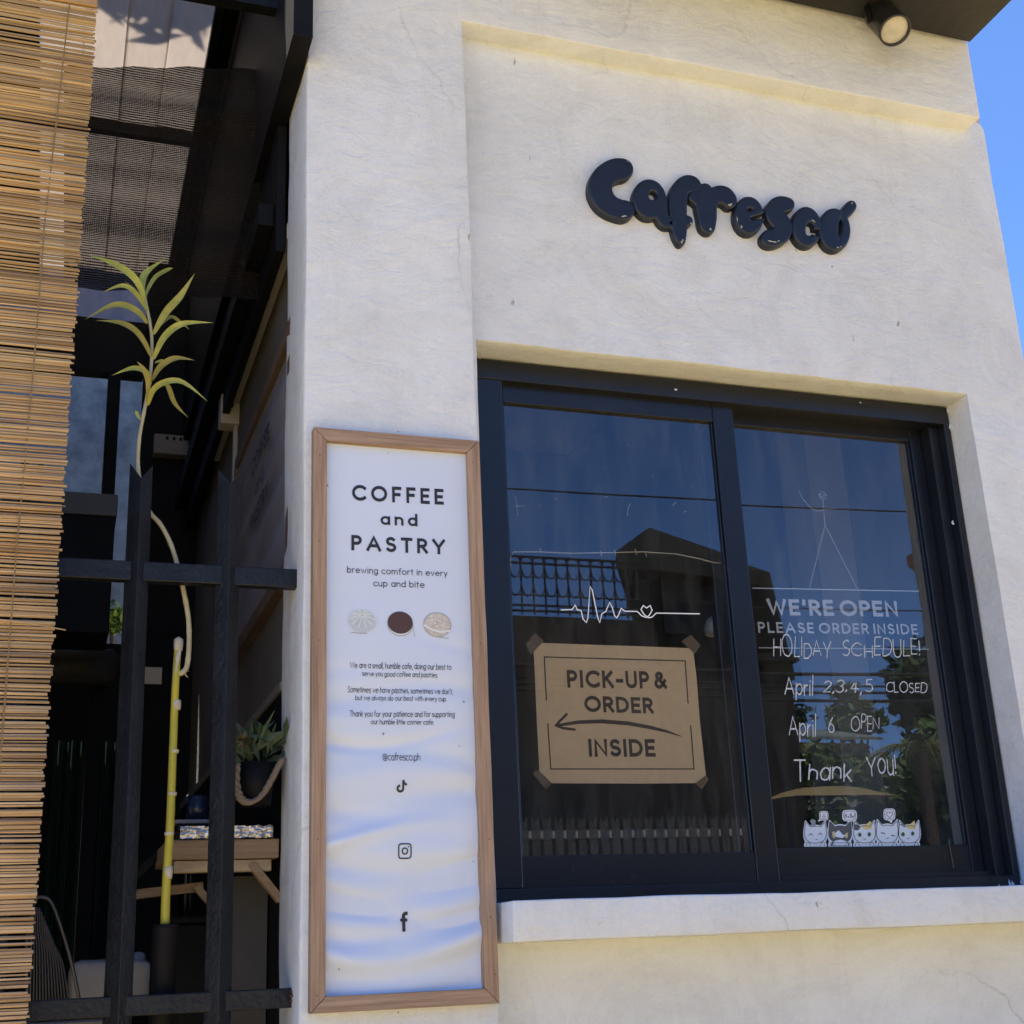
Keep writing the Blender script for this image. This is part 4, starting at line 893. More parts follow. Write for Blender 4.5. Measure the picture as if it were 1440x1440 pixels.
# ------------------------------------------------------------------ patio behind the fence
# canopy: black steel frame, pale sheets and black sheets above
can = thing('patio_canopy', 'black steel patio canopy with pale translucent and black roof sheets', 'canopy', (-.6, 1.5, 4.4))
ZC = 3.32+EYE
def transl():
    m = bpy.data.materials.new('pale_translucent_sheet'); m.use_nodes = True; t = m.node_tree; t.nodes.clear(); N = t.nodes.new; Lk = t.links.new
    o = N('ShaderNodeOutputMaterial'); a = N('ShaderNodeBsdfTranslucent'); d = N('ShaderNodeBsdfDiffuse'); mx = N('ShaderNodeMixShader'); mx.inputs[0].default_value = .5
    n = N('ShaderNodeTexNoise'); n.inputs['Scale'].default_value = 30; r = N('ShaderNodeValToRGB'); r.color_ramp.elements[0].color = (.66, .59, .53, 1); r.color_ramp.elements[1].color = (.78, .73, .68, 1); Lk(n.outputs[0], r.inputs[0])
    Lk(r.outputs[0], a.inputs[0]); Lk(r.outputs[0], d.inputs[0]); Lk(a.outputs[0], mx.inputs[1]); Lk(d.outputs[0], mx.inputs[2]); Lk(mx.outputs[0], o.inputs[0]); return m
rx = .395
ps_ = MB()
for k in range(4):
    x1 = rx-.15*k; ps_.box(x1-.156, x1, .28, 3.2, ZC-.009*(k % 2), ZC+.004-.009*(k % 2))
ps_.build('pale_sheet', transl(), can)
bs = MB(); bs.box(-2.86, rx-.61, .24, 3.6, ZC-.02, ZC+.01); bs.box(rx+.02, XP0+.03, .24, 3.6, ZC-.02, ZC+.01); bs.build('black_sheet', BLACKP, can)  # left part, unseen behind the blind, extended to block light
fm = MB(); t0 = at(413, 17, .2)
fm.box(-2.2, XP0-.01, .19, .23, t0.z-.005, t0.z+.07)
fm.box(rx-.01, rx+.02, .24, 3.2, ZC-.06, ZC-.021); fm.box(-2.2, rx-.011, 1.9, 1.94, ZC-.06, ZC-.005)
fm.build('roof_beam', STEEL, can)
# black boards along the side wall of the cafe
b0 = atx(446, 0, XP0-.02); b1 = atx(398, 322, XP0-.03)
dk = MB(); dk.box(XP0-.055, XP0-.003, -.10, 3.0, b0.z, ZC-.07); dk.box(XP0-.03, XP0-.004, .30, 4.0, b1.z, b0.z-.002); dk.box(XP0-.075, XP0-.031, .34, 4.0, b1.z+.10, b1.z+.17)
dk.build('wall_board', BLACKP, can, False, .003)
dr = MB(); dr.box(-2.9, -2.86, .2, 6.2, 1.0, ZC); dr.box(-2.85, -1.6, .19, .21, 1.0, ZC-.1); dr.build('light_block_panel', BLACKP, can)  # unseen panels added at the left to keep light out of the patio
# shade net
def netmat():
    m = bpy.data.materials.new('black_shade_net'); m.use_nodes = True; t = m.node_tree; t.nodes.clear(); N = t.nodes.new; Lk = t.links.new
    o = N('ShaderNodeOutputMaterial'); tr = N('ShaderNodeBsdfTransparent'); d = N('ShaderNodeBsdfDiffuse'); mx = N('ShaderNodeMixShader'); d.inputs[0].default_value = (.016, .0135, .0115, 1)
    tc = N('ShaderNodeTexCoord')
    def tex(st, sc, det=2):
        mp = N('ShaderNodeMapping'); mp.inputs['Scale'].default_value = st; Lk(tc.outputs['Object'], mp.inputs[0]); n = N('ShaderNodeTexNoise'); n.inputs['Scale'].default_value = sc; n.inputs['Detail'].default_value = det; Lk(mp.outputs[0], n.inputs['Vector']); return n.outputs[0]
    def mth(op, a, b_):
        x = N('ShaderNodeMath'); x.operation = op; Lk(a, x.inputs[0])
        if isinstance(b_, (int, float)): x.inputs[1].default_value = b_
        else: Lk(b_, x.inputs[1])
        return x.outputs[0]
    def band(direction, sc, dist):
        wv = N('ShaderNodeTexWave'); wv.wave_type = 'BANDS'; wv.bands_direction = direction; wv.inputs['Scale'].default_value = sc; wv.inputs['Distortion'].default_value = dist; wv.inputs['Detail'].default_value = 1; wv.inputs['Detail Scale'].default_value = 1.5
        Lk(tc.outputs['Object'], wv.inputs[0]); return wv.outputs['Fac']
    rows = band('Z', 46, 1.6); cols_ = band('X', 52, 3.0)
    h = mth('MULTIPLY', mth('MULTIPLY', rows, 1.0), mth('ADD', mth('MULTIPLY', cols_, .45), .55))        # knitted openings, row by row
    h = mth('ADD', h, mth('MULTIPLY', tex((1, 1, 1.3), 90, 1), .35))
    h = mth('ADD', h, mth('MULTIPLY', tex((.25, .25, 4), 2.2, 3), 1.1))                                    # stretched and slack bands
    r = N('ShaderNodeValToRGB'); r.color_ramp.elements[0].position = .55; r.color_ramp.elements[1].position = .95
    s_ = mth('SUBTRACT', h, .42); Lk(s_, r.inputs[0])
    Lk(mth('MULTIPLY', r.outputs[0], .34), mx.inputs[0]); Lk(d.outputs[0], mx.inputs[1]); Lk(tr.outputs[0], mx.inputs[2]); Lk(mx.outputs[0], o.inputs[0]); return m
YN = .62
nt_ = MB(); nX, nZ = 20, 70; tl, tr_, bl__, br__ = at(90, 92, YN), at(402, 98, YN), at(90, 402, YN), at(380, 420, YN)
nt_.add([tl.lerp(tr_, i/nX).lerp(bl__.lerp(br__, i/nX), j/nZ)+Vector((0, .022*math.sin(j*.30+.3*math.sin(i*.4))*(.5+.5*math.sin(j*.13)), .004*math.sin(i*1.3))) for j in range(nZ+1) for i in range(nX+1)], [(j*(nX+1)+i, (j+1)*(nX+1)+i, (j+1)*(nX+1)+i+1, j*(nX+1)+i+1) for j in range(nZ) for i in range(nX)])
net = nt_.build('shade_net', netmat(), None, True); tag(net, 'black knitted shade net hung under the patio canopy beside the blind', 'shade net')

# back of the patio: black framed glazing, mottled wall beyond
YB2 = 2.9
MOT = mat('mottled_blue_grey_wall', (.085, .105, .125), .9, 0, 7, .5, 22, .2, 0, (1, 1, 1), (.20, .23, .255))
nb = MB(); nb.box(-4.5, 1.2, 6.4, 6.6, 0, 8.5); nbw = nb.build('neighbour_wall', MOT); tag(nbw, 'mottled blue grey wall seen beyond the patio windows', 'wall')
gz = thing('patio_glazing', 'black framed patio window behind the fence and cane plant', 'window', (-.4, YB2, 1.0))
fm = MB()
def bar_px(a, b, wd, Y=YB2, mb=None): (mb or fm).bar(at(*a, Y), at(*b, Y), .05, wd, Vector((0, 1, 0)))
rx2 = at(196, 640, YB2).x; p1 = at(100, 452, YB2); p2 = at(100, 518, YB2); fm.box(-2.6, rx2-.002, YB2-.04, YB2+.04, at(170, 530, YB2).z, at(170, 456, YB2).z)
mx_ = at(157, 600, YB2).x; rx2 = at(196, 640, YB2).x; fm.box(mx_-.028, mx_+.028, YB2-.035, YB2+.035, 1.0, at(170, 530, YB2).z)
fm.box(-2.6, mx_-.029, YB2-.035, YB2+.035, at(120, 815, YB2).z, at(120, 775, YB2).z)
rx2 = at(196, 640, YB2).x; 
fm.build('window_frame', BLACKP, gz)
wp = MB(); wp.box(rx2, XP0+.028, YB2, YB2+.03, 1.0, ZC-.09); wp.build('black_wall_panel', BLACKP, gz)
# upper strip of grey boards above the glazing
ub = MB(); ub.box(-2.84, .75, 4.4, 4.45, at(150, 480, 4.4).z, at(150, 380, 4.4).z); tag(ub.build('grey_board', mat('grey_pink_board', (.13, .125, .14), .8, 0, 3, 0, 1, .3, 0, (3, 1, 1), (.26, .19, .18))), 'grey and pink board above the black patio window', 'board')
# emergency light
el = thing('emergency_light', 'small beige emergency light box on the dark patio back wall', 'light', at(243, 626, YB2-.05))
a = at(217, 610, YB2-.06); b = at(271, 642, YB2-.06)
MB().box(a.x, b.x, YB2-.07, YB2-.002, b.z, a.z).build('light_box', mat('dusty_beige_plastic', (.20, .185, .16), .6, .15, 9), el, False, .006)
ll = MB()
for k in (-1, 0, 1): ll.box((a.x+b.x)/2+k*.03-.006, (a.x+b.x)/2+k*.03+.006, YB2-.074, YB2-.0705, a.z-.028, a.z-.014)
ll.build('indicator', BLACKP, el)
# speaker cabinet
YK = 1.9
kb = thing('black_cabinet', 'black cabinet with a grey top beside the blind behind the fence', 'cabinet', at(120, 800, YK))
a = at(84, 722, YK); b = at(153, 890, YK); MB().box(a.x-.2, b.x, YK, YK+.3, b.z, a.z).build('cabinet_body', BLACKP, kb, False, .004)
MB().box(a.x-.205, b.x+.006, YK-.006, YK+.3, a.z+.001, at(120, 693, YK).z).build('cabinet_top', mat('grey_laminate', (.09, .09, .095), .5), kb, False, .004)
# low dark parapet with green net, dim lounge seat
dkb = MB(); dkb.box(-3.0, XP0-.1, 3.3, 3.36, 1.0, at(150, 1045, 3.3).z); CUR = mat('dark_green_curtain', (.008, .028, .017), .7, .5, 3, 0, 1, .3, 0, (14, 1, .4))
cu_ = MB(); nn = 90
x0, x1 = at(70, 1100, 3.1).x, at(235, 1100, 3.1).x; zt = at(150, 1043, 3.1).z
cu_.add([(x0+(x1-x0)*i/nn, 3.1+.03*math.sin(i*.7)+.015*math.sin(i*1.9), zz) for zz in (1.02, zt) for i in range(nn+1)], [(i, i+1, nn+2+i, nn+1+i) for i in range(nn)])
tag(cu_.build('green_curtain', CUR, None, True), 'dark green curtain at the back of the patio', 'curtain')
pw = MB(); pw.box(-3.2, XP0-.09, 3.5, 3.56, 1.0, at(150, 905, 3.5).z); tag(pw.build('parapet_wall', BLACKP), 'low black wall at the back of the patio below the window', 'wall')
st_ = MB(); c0 = at(75, 960, 2.6); c1 = at(165, 925, 2.6)
st_.tube([(c0.x-.4, 2.6, c1.z-.04), (c1.x-.02, 2.6, c1.z-.04), (c1.x+.03, 2.6, c1.z-.05)], [.075, .075, .03], 16); tag(st_.build('rolled_awning', mat('dark_grey_canvas', (.03, .03, .033), .6, .3, 8, .3, 20), None, True), 'rolled dark grey canvas lying on the low black wall', 'awning')
cdn = MB(); a = at(204, 938, 2.0); b = at(227, 962, 2.0); cdn.box(a.x, b.x, 2.0, 2.004, b.z, a.z); tag(cdn.build('price_card', mat('cream_card', (.5, .43, .32), .7)), 'small cream card standing behind the left picket', 'card')

# leaf helper for greenery
def leaf_cloud(mb, c, rad, n, size, rg, shell=.5):
    for _ in range(n):
        d = Vector((rg.gauss(0, 1), rg.gauss(0, 1), rg.gauss(0, 1))).normalized()
        k = (shell+(1-shell)*rg.random())*(.75+.5*noise.noise(d*2.2+Vector(c))); p = Vector(c)+Vector((d.x*rad[0], d.y*rad[1], d.z*rad[2]))*k
        u = Vector((rg.gauss(0, 1), rg.gauss(0, 1), rg.gauss(0, .6))).normalized(); v = u.cross(Vector((rg.gauss(0, 1), rg.gauss(0, 1), rg.gauss(0, 1)))).normalized(); s_ = size*rg.uniform(.6, 1.3)
        mb.add([p-u*s_, p+v*s_*.38, p+u*s_, p-v*s_*.38], [(0, 1, 2, 3)])
GRN = [mat('leaf_green', (.085, .14, .032), .55, .4, 1.2), mat('dark_leaf_green', (.045, .08, .025), .55, .4, 1.2), mat('bright_leaf_green', (.16, .26, .035), .5, .3, 2)]
BARK = mat('bark', (.09, .065, .045), .9, .3, 12, .5, 30)
# bright shrub seen through the gap
sb = thing('garden_shrub', 'small sunlit bright green shrub seen through the gap beside the left picket', 'shrub', at(158, 930, 5.6))
mb = MB(); rg = random.Random(4); leaf_cloud(mb, at(156, 872, 5.6), (.22, .15, .16), 500, .04, rg, .1); mb.build('foliage', GRN[2], sb)
MB().tube([at(158, 1000, 5.6), at(157, 880, 5.6)], .012, 6).build('stem', BARK, sb)
# side wall fittings
XS = XP0+.03
twin = thing('side_poster', 'dim framed banner on the shaded side wall behind the right picket', 'poster', atx(380, 700, XS-.02))
q = [atx(338, 655, XS-.015), atx(412, 478, XS-.015), atx(412, 878, XS-.015), atx(338, 830, XS-.015)]
y0_, y1_ = q[1].y, q[0].y; z1_ = (q[0].z+q[1].z)/2; z0_ = (q[2].z+q[3].z)/2
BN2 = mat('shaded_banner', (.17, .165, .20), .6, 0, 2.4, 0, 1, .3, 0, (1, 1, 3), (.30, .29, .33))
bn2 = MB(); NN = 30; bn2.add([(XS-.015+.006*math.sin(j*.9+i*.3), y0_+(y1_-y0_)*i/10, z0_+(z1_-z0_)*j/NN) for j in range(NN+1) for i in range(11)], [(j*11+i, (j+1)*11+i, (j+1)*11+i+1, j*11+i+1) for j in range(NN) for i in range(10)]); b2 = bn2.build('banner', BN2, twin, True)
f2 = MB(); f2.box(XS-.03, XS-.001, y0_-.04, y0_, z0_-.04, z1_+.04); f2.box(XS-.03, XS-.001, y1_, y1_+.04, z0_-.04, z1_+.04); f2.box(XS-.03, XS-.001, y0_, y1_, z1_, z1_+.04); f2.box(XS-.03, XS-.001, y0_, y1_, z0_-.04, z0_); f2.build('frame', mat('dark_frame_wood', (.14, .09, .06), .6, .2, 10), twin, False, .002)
t2 = MB()
def side_text(s_, zc, h, wid, wt):
    adv = 0; L = []
    for c in s_: L.append(adv); adv += (G[c][0]+.3) if c != ' ' else .4
    k = wid/(adv-.3); yc = (y0_+y1_)/2
    for c, x0 in zip(s_, L):
        if c == ' ': continue
        for i_, stq in enumerate(G[c][1]): ribbon(t2, [((x0+u)*k, v*h) for u, v in stq], wt*h, lambda u, v, l: Vector((XS-.024-l, yc+wid/2-u, zc+v)), .0001*i_)
side_text('COFFEE', z1_-.16, .05, .34, .19); side_text('and', z1_-.25, .045, .15, .18); side_text('PASTRY', z1_-.34, .05, .34, .19)
t2.build('printed_lettering', INK, b2)
tkg = MB(); a = atx(374, 478, XS-.02); b = atx(318, 566, XS-.02); zz = (a.z+b.z)/2
tkg.box(XS-.03, XS-.001, .3, 2.1, zz-.0, zz+.05); c = atx(324, 640, XS-.01); tkg.box(XS-.016, XS-.001, 1.52, 1.55, 1.6, zz-.001); tag(tkg.build('cable_trunking', mat('off_white_plastic', (.46, .43, .39), .5, .1, 5), None, False, .003), 'off white cable trunking running along the shaded side wall', 'trunking')
cm = thing('junction_box', 'small off white box fixed below the trunking on the side wall', 'box', atx(322, 580, XS-.03))
a = at(309, 560, 1.55); b = at(338, 604, 1.55); MB().box(a.x, b.x, 1.5, 1.58, b.z, a.z).build('box_body', mat('off_white_box', (.50, .47, .43), .5), cm, False, .006)
k_ = MB(); c = at(325, 570, 1.496); k_.lathe([(0, -.003), (.009, -.003), (.009, .003), (0, .003)], c, 12, Matrix.Rotation(R(90), 3, 'X')); k_.build('round_port', BLACKP, cm)
ws = MB(); ws.box(XP0+.002, XP0+.029, .29, 3.9, 1.0, 2.20); tag(ws, None) if False else None; ws.build('lower_wall_shade', BLACKP, cafe)  # black sheet added to paint the darkness low on the side wall
MB().box(XP0-.004, XP0+.029, .29, 3.9, 2.201, 2.225).build('side_wall_trim', mat('dusty_grey_trim', (.17, .155, .145), .7, .2, 9), cafe, False, .003)
# shelf with foil, brackets
YH = .27
tb = thing('timber_shelf', 'rough timber shelf with foil covered top and slanted braces behind the right picket', 'shelf', at(310, 1190, YH))
WD = mat('rough_pale_timber', (.24, .16, .095), .8, 0, 5, .4, 40, .2, 0, (1, 8, 14), (.36, .26, .16))
a = at(234, 1182, YH); b = at(395, 1208, YH); MB().box(a.x, XP0-.004, YH, YH+.32, at(300, 1208, YH).z, at(300, 1180, YH).z).build('shelf_board', WD, tb, False, .004)
MB().box(a.x+.02, XP0-.02, YH+.01, YH+.04, at(300, 1226, YH).z, at(300, 1209, YH).z).build('shelf_rail', mat('pale_timber_edge', (.42, .31, .19), .8, .25, 9, .3, 40, .2, 0, (2, 9, 9)), tb, False, .003)
br = MB(); br.bar(at(352, 1214, YH+.02), at(394, 1266, YH+.02), .03, .018); br.build('brace', WD, tb); br = MB(); br.bar(at(186, 1236, YH+.28), at(235, 1190, YH+.28), .03, .02); br.build('brace', BLACKP, tb)
br = MB(); br.bar(at(190, 1258, YH+.25), at(285, 1247, YH+.25), .03, .022); br.build('shelf_rail', WD, tb); br = MB(); br.bar(at(275, 1246, YH+.1), at(300, 1275, YH+.1), .025, .016); br.build('brace', WD, tb)
FOIL = mat('crinkled_foil', (.62, .58, .54), .28, .2, 20, 1.0, 26, .5, .8)
fo = MB(); n1, n2 = 40, 8; zf = at(300, 1180, YH).z; zf1 = at(300, 1163, YH).z
fo.add([(a.x+.03+(XP0-.02-a.x-.03)*i/n1, YH-.006+.012*noise.noise(Vector((i*.5, j*.6, 3))), zf+.002+(zf1-zf)*j/n2+.004*noise.noise(Vector((i*.4, j, 1)))) for j in range(n2+1) for i in range(n1+1)], [(j*(n1+1)+i, j*(n1+1)+i+1, (j+1)*(n1+1)+i+1, (j+1)*(n1+1)+i) for j in range(n2) for i in range(n1)])
fo.add([(a.x+.03+(XP0-.02-a.x-.03)*i/n1, YH-.006+.3*j/4, zf1+.004*noise.noise(Vector((i*.4, 8, 1)))*(j == 0)) for j in range(5) for i in range(n1+1)], [(j*(n1+1)+i, j*(n1+1)+i+1, (j+1)*(n1+1)+i+1, (j+1)*(n1+1)+i) for j in range(4) for i in range(n1)])
fo.build('foil_cover', FOIL, tb, True)
tr2 = thing('serving_tray', 'grey tray with a dark blue cup standing on the foil covered shelf', 'tray', at(270, 1160, YH+.1))
a2, b2_ = at(248, 1141, YH+.08), at(296, 1150, YH+.08)
MB().box(a2.x, b2_.x+.05, YH+.06, YH+.22, zf1+.003, zf1+.014).build('tray_base', BLACKP, tr2); MB().box(a2.x-.005, b2_.x+.055, YH+.055, YH+.225, zf1+.0145, zf1+.024).build('tray_top', mat('grey_plastic', (.22, .21, .21), .5), tr2, False, .003)
k_ = MB(); k_.lathe([(0, 0), (.026, 0), (.030, .06), (.027, .06), (.022, .004), (0, .004)], (at(278, 1130, YH+.12).x, YH+.12, zf1+.0245), 18); k_.build('cup', mat('dark_blue_glaze', (.012, .017, .04), .25), tr2, True)
# hanging pot with rope
YO = .235
pot = thing('rope_planter', 'black pot with a thick rope handle and leafy plant beside the pillar', 'planter', at(365, 1110, YO))
c = at(360, 1074, YO); rp = .046
k_ = MB(); k_.lathe([(0, -.10), (rp*.8, -.10), (rp*1.05, 0), (rp*.95, 0), (rp*.9, -.02), (0, -.02)], c, 20); k_.build('pot', BLACKP, pot, True)
ROPE = mat('tan_rope', (.22, .165, .115), .9, .3, 30, .6, 60)
ctr = path3([(333, 1075), (332, 1100), (338, 1122), (352, 1128), (368, 1118), (381, 1098), (390, 1080), (397, 1068)], YO-.04)
for s_ in (0, 1, 2):
    pts = [p+Vector((math.cos(i*.8+s_*2.09)*.0045, math.sin(i*.8+s_*2.09)*.0045, math.sin(i*.8+s_*2.09+1)*.003)) for i, p in enumerate(ctr)]
    MB().tube(pts, .0055, 8).build('rope_strand', ROPE, pot, True)
PL = mat('dusty_plant_green', (.055, .085, .04), .6, .4, 20); rg = random.Random(8); mb = MB()
for k in range(70):
    a = rg.uniform(0, 6.28); el_ = rg.uniform(.2, 1.4); L_ = rg.uniform(.06, .125); b0_ = c+Vector((rg.gauss(0, .02), rg.gauss(0, .02), rg.uniform(-.01, .05)))
    d = Vector((math.cos(a)*math.cos(el_), math.sin(a)*math.cos(el_), math.sin(el_))); sd_ = d.cross(Vector((rg.gauss(0, 1), rg.gauss(0, 1), .3))).normalized(); w_ = rg.uniform(.006, .011)
    mb.add([b0_, b0_+d*L_*.5+sd_*w_, b0_+d*L_-Vector((0, 0, .015)), b0_+d*L_*.5-sd_*w_], [(0, 1, 2, 3)])
mb.build('leaves', PL, pot)
mb = MB(); fc = at(341, 1040, YO-.045)
for k in range(120):
    d = Vector((rg.gauss(0, 1), rg.gauss(0, 1), rg.gauss(0, 1))).normalized(); sd_ = d.cross(Vector((.3, .2, .9))).normalized(); mb.add([fc+sd_*.0012, fc+d*rg.uniform(.018, .028), fc-sd_*.0012], [(0, 1, 2)])
mb.build('dry_flower', mat('dry_tan_flower', (.26, .19, .12), .8, .3, 40), pot)
# wire chair with a white cushion
YC = .85
wc = thing('wire_chair', 'grey wire chair with a rounded back beside the blind', 'chair', (at(80, 1400, YC).x, YC, 1.0))
WIRE = mat('grey_wire', (.16, .15, .15), .4, 0, 1, 0, 1, .5, .6)
mb = MB()
for k in range(13):
    u = k/12; tp = (46+u*30, 1262+18*abs(u-.35)*2+u*42); md = (44+u*46, 1330+u*34); bt_ = (42+u*56, 1425)
    mb.tube(path3([tp, ((tp[0]+md[0])/2-3+u*5, (tp[1]+md[1])/2), md, bt_], YC+.10*u), .0026, 6)
mb.build('back_wires', WIRE, wc, True)
mb = MB(); mb.tube(path3([(40, 1440), (38, 1330), (48, 1270), (62, 1262), (74, 1272), (88, 1310), (102, 1360), (112, 1410)], YC+.05), .005, 8); mb.build('back_rim', WIRE, wc, True)
mb = MB(); cb = at(80, 1440, YC)
for (dx, dy) in ((-.15, .05), (.15, .05), (-.15, .4), (.15, .4)): mb = MB(); mb.tube([(cb.x+dx*.7, YC+dy, 1.42), (cb.x+dx, YC+dy, 1.002)], .008, 8); mb.build('leg', WIRE, wc, True)
mb = MB(); mb.box(cb.x-.16, cb.x+.16, YC+.02, YC+.42, 1.42, 1.44); mb.build('seat', WIRE, wc, False, .006)
csh = thing('white_cushion', 'white cushion lying behind the left picket near the wire chair', 'cushion', at(150, 1390, YC+.3))
mb = MB(); a = at(100, 1362, YC+.1); b = at(214, 1400, YC+.1); rounded(mb, a.x, b.x, YC+.1, YC+.3, b.z-.03, at(150, 1352, YC+.1).z, .025, .03, .01); mb.build('cushion_body', mat('white_fabric', (.36, .36, .38), .8, .12, 8, .2, 60), csh, True)
mb = MB(); a = at(186, 1340, YC+.16); b = at(205, 1362, YC+.16); rounded(mb, a.x, b.x, YC+.16, YC+.26, b.z-.02, a.z, .015, .02, .008); mb.build('folded_corner', mat('white_fabric_fold', (.36, .36, .37), .8, .12, 8), csh, True)
# dark crate under the shelf
kr = MB(); a = at(240, 1300, YH+.35); b = at(300, 1420, YH+.35); kr.box(a.x, b.x+.02, YH+.35, YH+.55, 1.0, a.z); kr.box(a.x-.008, b.x+.028, YH+.342, YH+.558, a.z+.001, a.z+.02); tag(kr.build('black_bin', BLACKP, None, False, .006), 'black bin with a rimmed lid under the timber shelf', 'bin')
lo_ = MB(); lo_.box(at(325, 1250, .45).x, XP0-.002, .45, .48, 1.0, at(350, 1232, .45).z); tag(lo_.build('leaning_board', mat('dim_grey_board', (.075, .07, .062), .8, .2, 4)), 'dim grey board leaning below the timber shelf beside the pillar', 'board')

# ------------------------------------------------------------------ inside the cafe, seen through the glass
ip = MB(); a = at(1130, 615, 1.1); b = at(1232, 800, 1.1); ip.box(a.x, b.x, 1.1, 1.3, 1.0, 3.6); tag(ip.build('interior_post', mat('pale_interior_paint', (.30, .28, .27), .7, .1, 3)), 'pale post inside the cafe behind the hanging sign', 'post')
kt = thing('cafe_counter', 'dark wooden counter inside the cafe behind the paper sign', 'counter', (1.8, 2.2, 1.0))
MB().box(1.2, 2.6, 2.1, 2.5, 1.0, 1.98).build('counter_front', mat('dark_counter_wood', (.09, .06, .04), .6, .2, 6), kt); MB().box(1.18, 2.62, 2.08, 2.52, 1.981, 2.02).build('counter_top', mat('counter_top', (.22, .18, .14), .4, .2, 6), kt, False, .004)
pd_ = thing('pendant_lamp', 'unlit white pendant lamp inside the cafe near the middle of the window', 'lamp', at(1012, 880, 1.2))
c = at(1012, 880, 1.2); k_ = MB(); k_.lathe([(.055, -.03), (.06, -.01), (.045, .025), (.012, .045), (0, .05)], c, 20); k_.build('lamp_shade', mat('white_enamel', (.6, .6, .6), .4), pd_, True); MB().tube([c+Vector((0, 0, .05)), (c.x, c.y, ZT)], .003, 6).build('cable', BLACKP, pd_)

# ------------------------------------------------------------------ across the street (met in the window's reflection)
ROOFD = mat('dark_roof_tiles', (.018, .016, .016), .8, .3, 6, .4, 30); BRWN = mat('brown_render', (.022, .017, .014), .8, .25, 3); IRON = mat('black_iron', (.01, .01, .012), .5)
YHs = -9.4
hs = thing('street_house', 'dark brown two storey house with hipped roof and iron balcony across the street', 'house', (5.8, YHs, 0))
ap_ = opp(915, 740, YHs); le = opp(865, 776, YHs); re = opp(1088, 802, YHs)
rfm = MB(); th_ = .16
E0 = Vector((le.x, YHs, le.z)); E1 = Vector((re.x, YHs, re.z)); E2 = Vector((re.x+3.2, YHs-5, re.z)); E3 = Vector((le.x+2.6, YHs-5, le.z)); A1 = Vector((ap_.x, YHs-.05, ap_.z)); A2 = Vector((ap_.x+2.6, YHs-4.4, ap_.z))
dn = Vector((0, 0, -th_)); rfm.add([E0, E1, E2, E3, A1, A2, E0+dn, E1+dn, E2+dn, E3+dn], [(0, 4, 1), (1, 4, 5, 2), (2, 5, 3), (3, 5, 4, 0), (0, 1, 7, 6), (1, 2, 8, 7), (2, 3, 9, 8), (3, 0, 6, 9), (6, 7, 8, 9)]); rfm.build('roof', ROOFD, hs)
xw0 = opp(893, 800, YHs-.3).x; xw1 = opp(1060, 850, YHs-.3).x
zw = min(le.z, re.z)-.1; MB().prism([(xw0, YHs-.3, 0), (xw1, YHs-.3, 0), (xw1, YHs-.3, zw), (xw0, YHs-.3, zw)], (2.6, -4.5, 0)).build('wall', BRWN, hs)
hw_ = MB(); a = opp(940, 830, YHs-.29); hw_.box(a.x-.1, a.x+.7, YHs-.30, YHs-.27, a.z-.5, a.z+.25); hw_.build('window', IRON, hs)
bslab = opp(800, 872, YHs); MB().prism([(opp(700, 872, YHs).x-.8, YHs+.1, 0), (xw0-.01, YHs+.1, 0), (xw0-.01, YHs+.1, bslab.z), (opp(700, 872, YHs).x-.8, YHs+.1, bslab.z)], (2.2, -4.0, 0)).build('balcony_base', BRWN, hs)
rlg = MB(); xa, xb = opp(722, 830, YHs).x, xw0-.02; zt = opp(800, 788, YHs).z; zb = bslab.z+.03
for z_ in (zt, zt-.07, zb+.04, zb+.1): rlg.bar((xa-.6, YHs+.05, z_), (xb, YHs+.05, z_), .022, .022)
nbar = 16
for i in range(nbar+1):
    x = xa-.6+(xb-xa+.6)*i/nbar; rlg.bar((x, YHs+.05, zb), (x, YHs+.05, zt), .016, .016)
    if i < nbar:
        w2 = (xb-xa+.6)/nbar
        for sgn_ in (-1, 1):
            for zc in (zb+.22, zb+.42):
                cx = x+w2/2; rlg.tube([(cx+sgn_*w2*.5*math.sin(t*.5), YHs+.05, zc+.09-.11*math.cos(t*.62)) for t in range(6)], .008, 4)
rlg.build('balcony_railing', IRON, hs)
MB().box(xw1-.25, xw1+.38, YHs-.6, YHs-.2, 0, opp(1100, 940, YHs).z).build('lower_wing', BRWN, hs)
e_ = opp(1135, 915, YHs); MB().box(xw1-.3, e_.x, YHs-1.5, YHs-.1, e_.z-.08, e_.z).build('lower_eave', ROOFD, hs)
h2 = thing('brown_house', 'brown roofed house behind the trees at the right across the street', 'house', (11, -13, 0))
Y2 = -12.5; c = opp(1280, 785, Y2); d_ = opp(1310, 770, Y2)
MB().prism([(c.x, Y2, c.z-.1), (c.x, Y2, c.z+.05), (c.x+2.5, Y2, c.z+1.3), (c.x+5, Y2, c.z+.05), (c.x+5, Y2, c.z-.1)], (6, -5, 0)).build('roof', mat('brown_roof', (.12, .065, .04), .8, .3, 5), h2)
MB().prism([(c.x+.5, Y2-.4, 0), (c.x+4.6, Y2-.4, 0), (c.x+4.6, Y2-.4, c.z-.101), (c.x+.5, Y2-.4, c.z-.101)], (5, -4.2, 0)).build('wall', BRWN, h2)
h3 = thing('green_roof_house', 'low distant house with a pale green corrugated roof across the street', 'house', (14, -22, 0))
Y3 = -22; a = opp(1092, 1036, Y3); b = opp(1246, 1036, Y3); t = opp(1150, 1000, Y3)
m3 = MB(); n = 30
for i in range(n): x0 = a.x+(b.x-a.x)*i/n; x1 = a.x+(b.x-a.x)*(i+.55)/n; m3.prism([(x0, Y3, a.z), (x1, Y3, a.z), (x1+.3, Y3-2.5, t.z), (x0+.3, Y3-2.5, t.z)], (0, 0, .04))
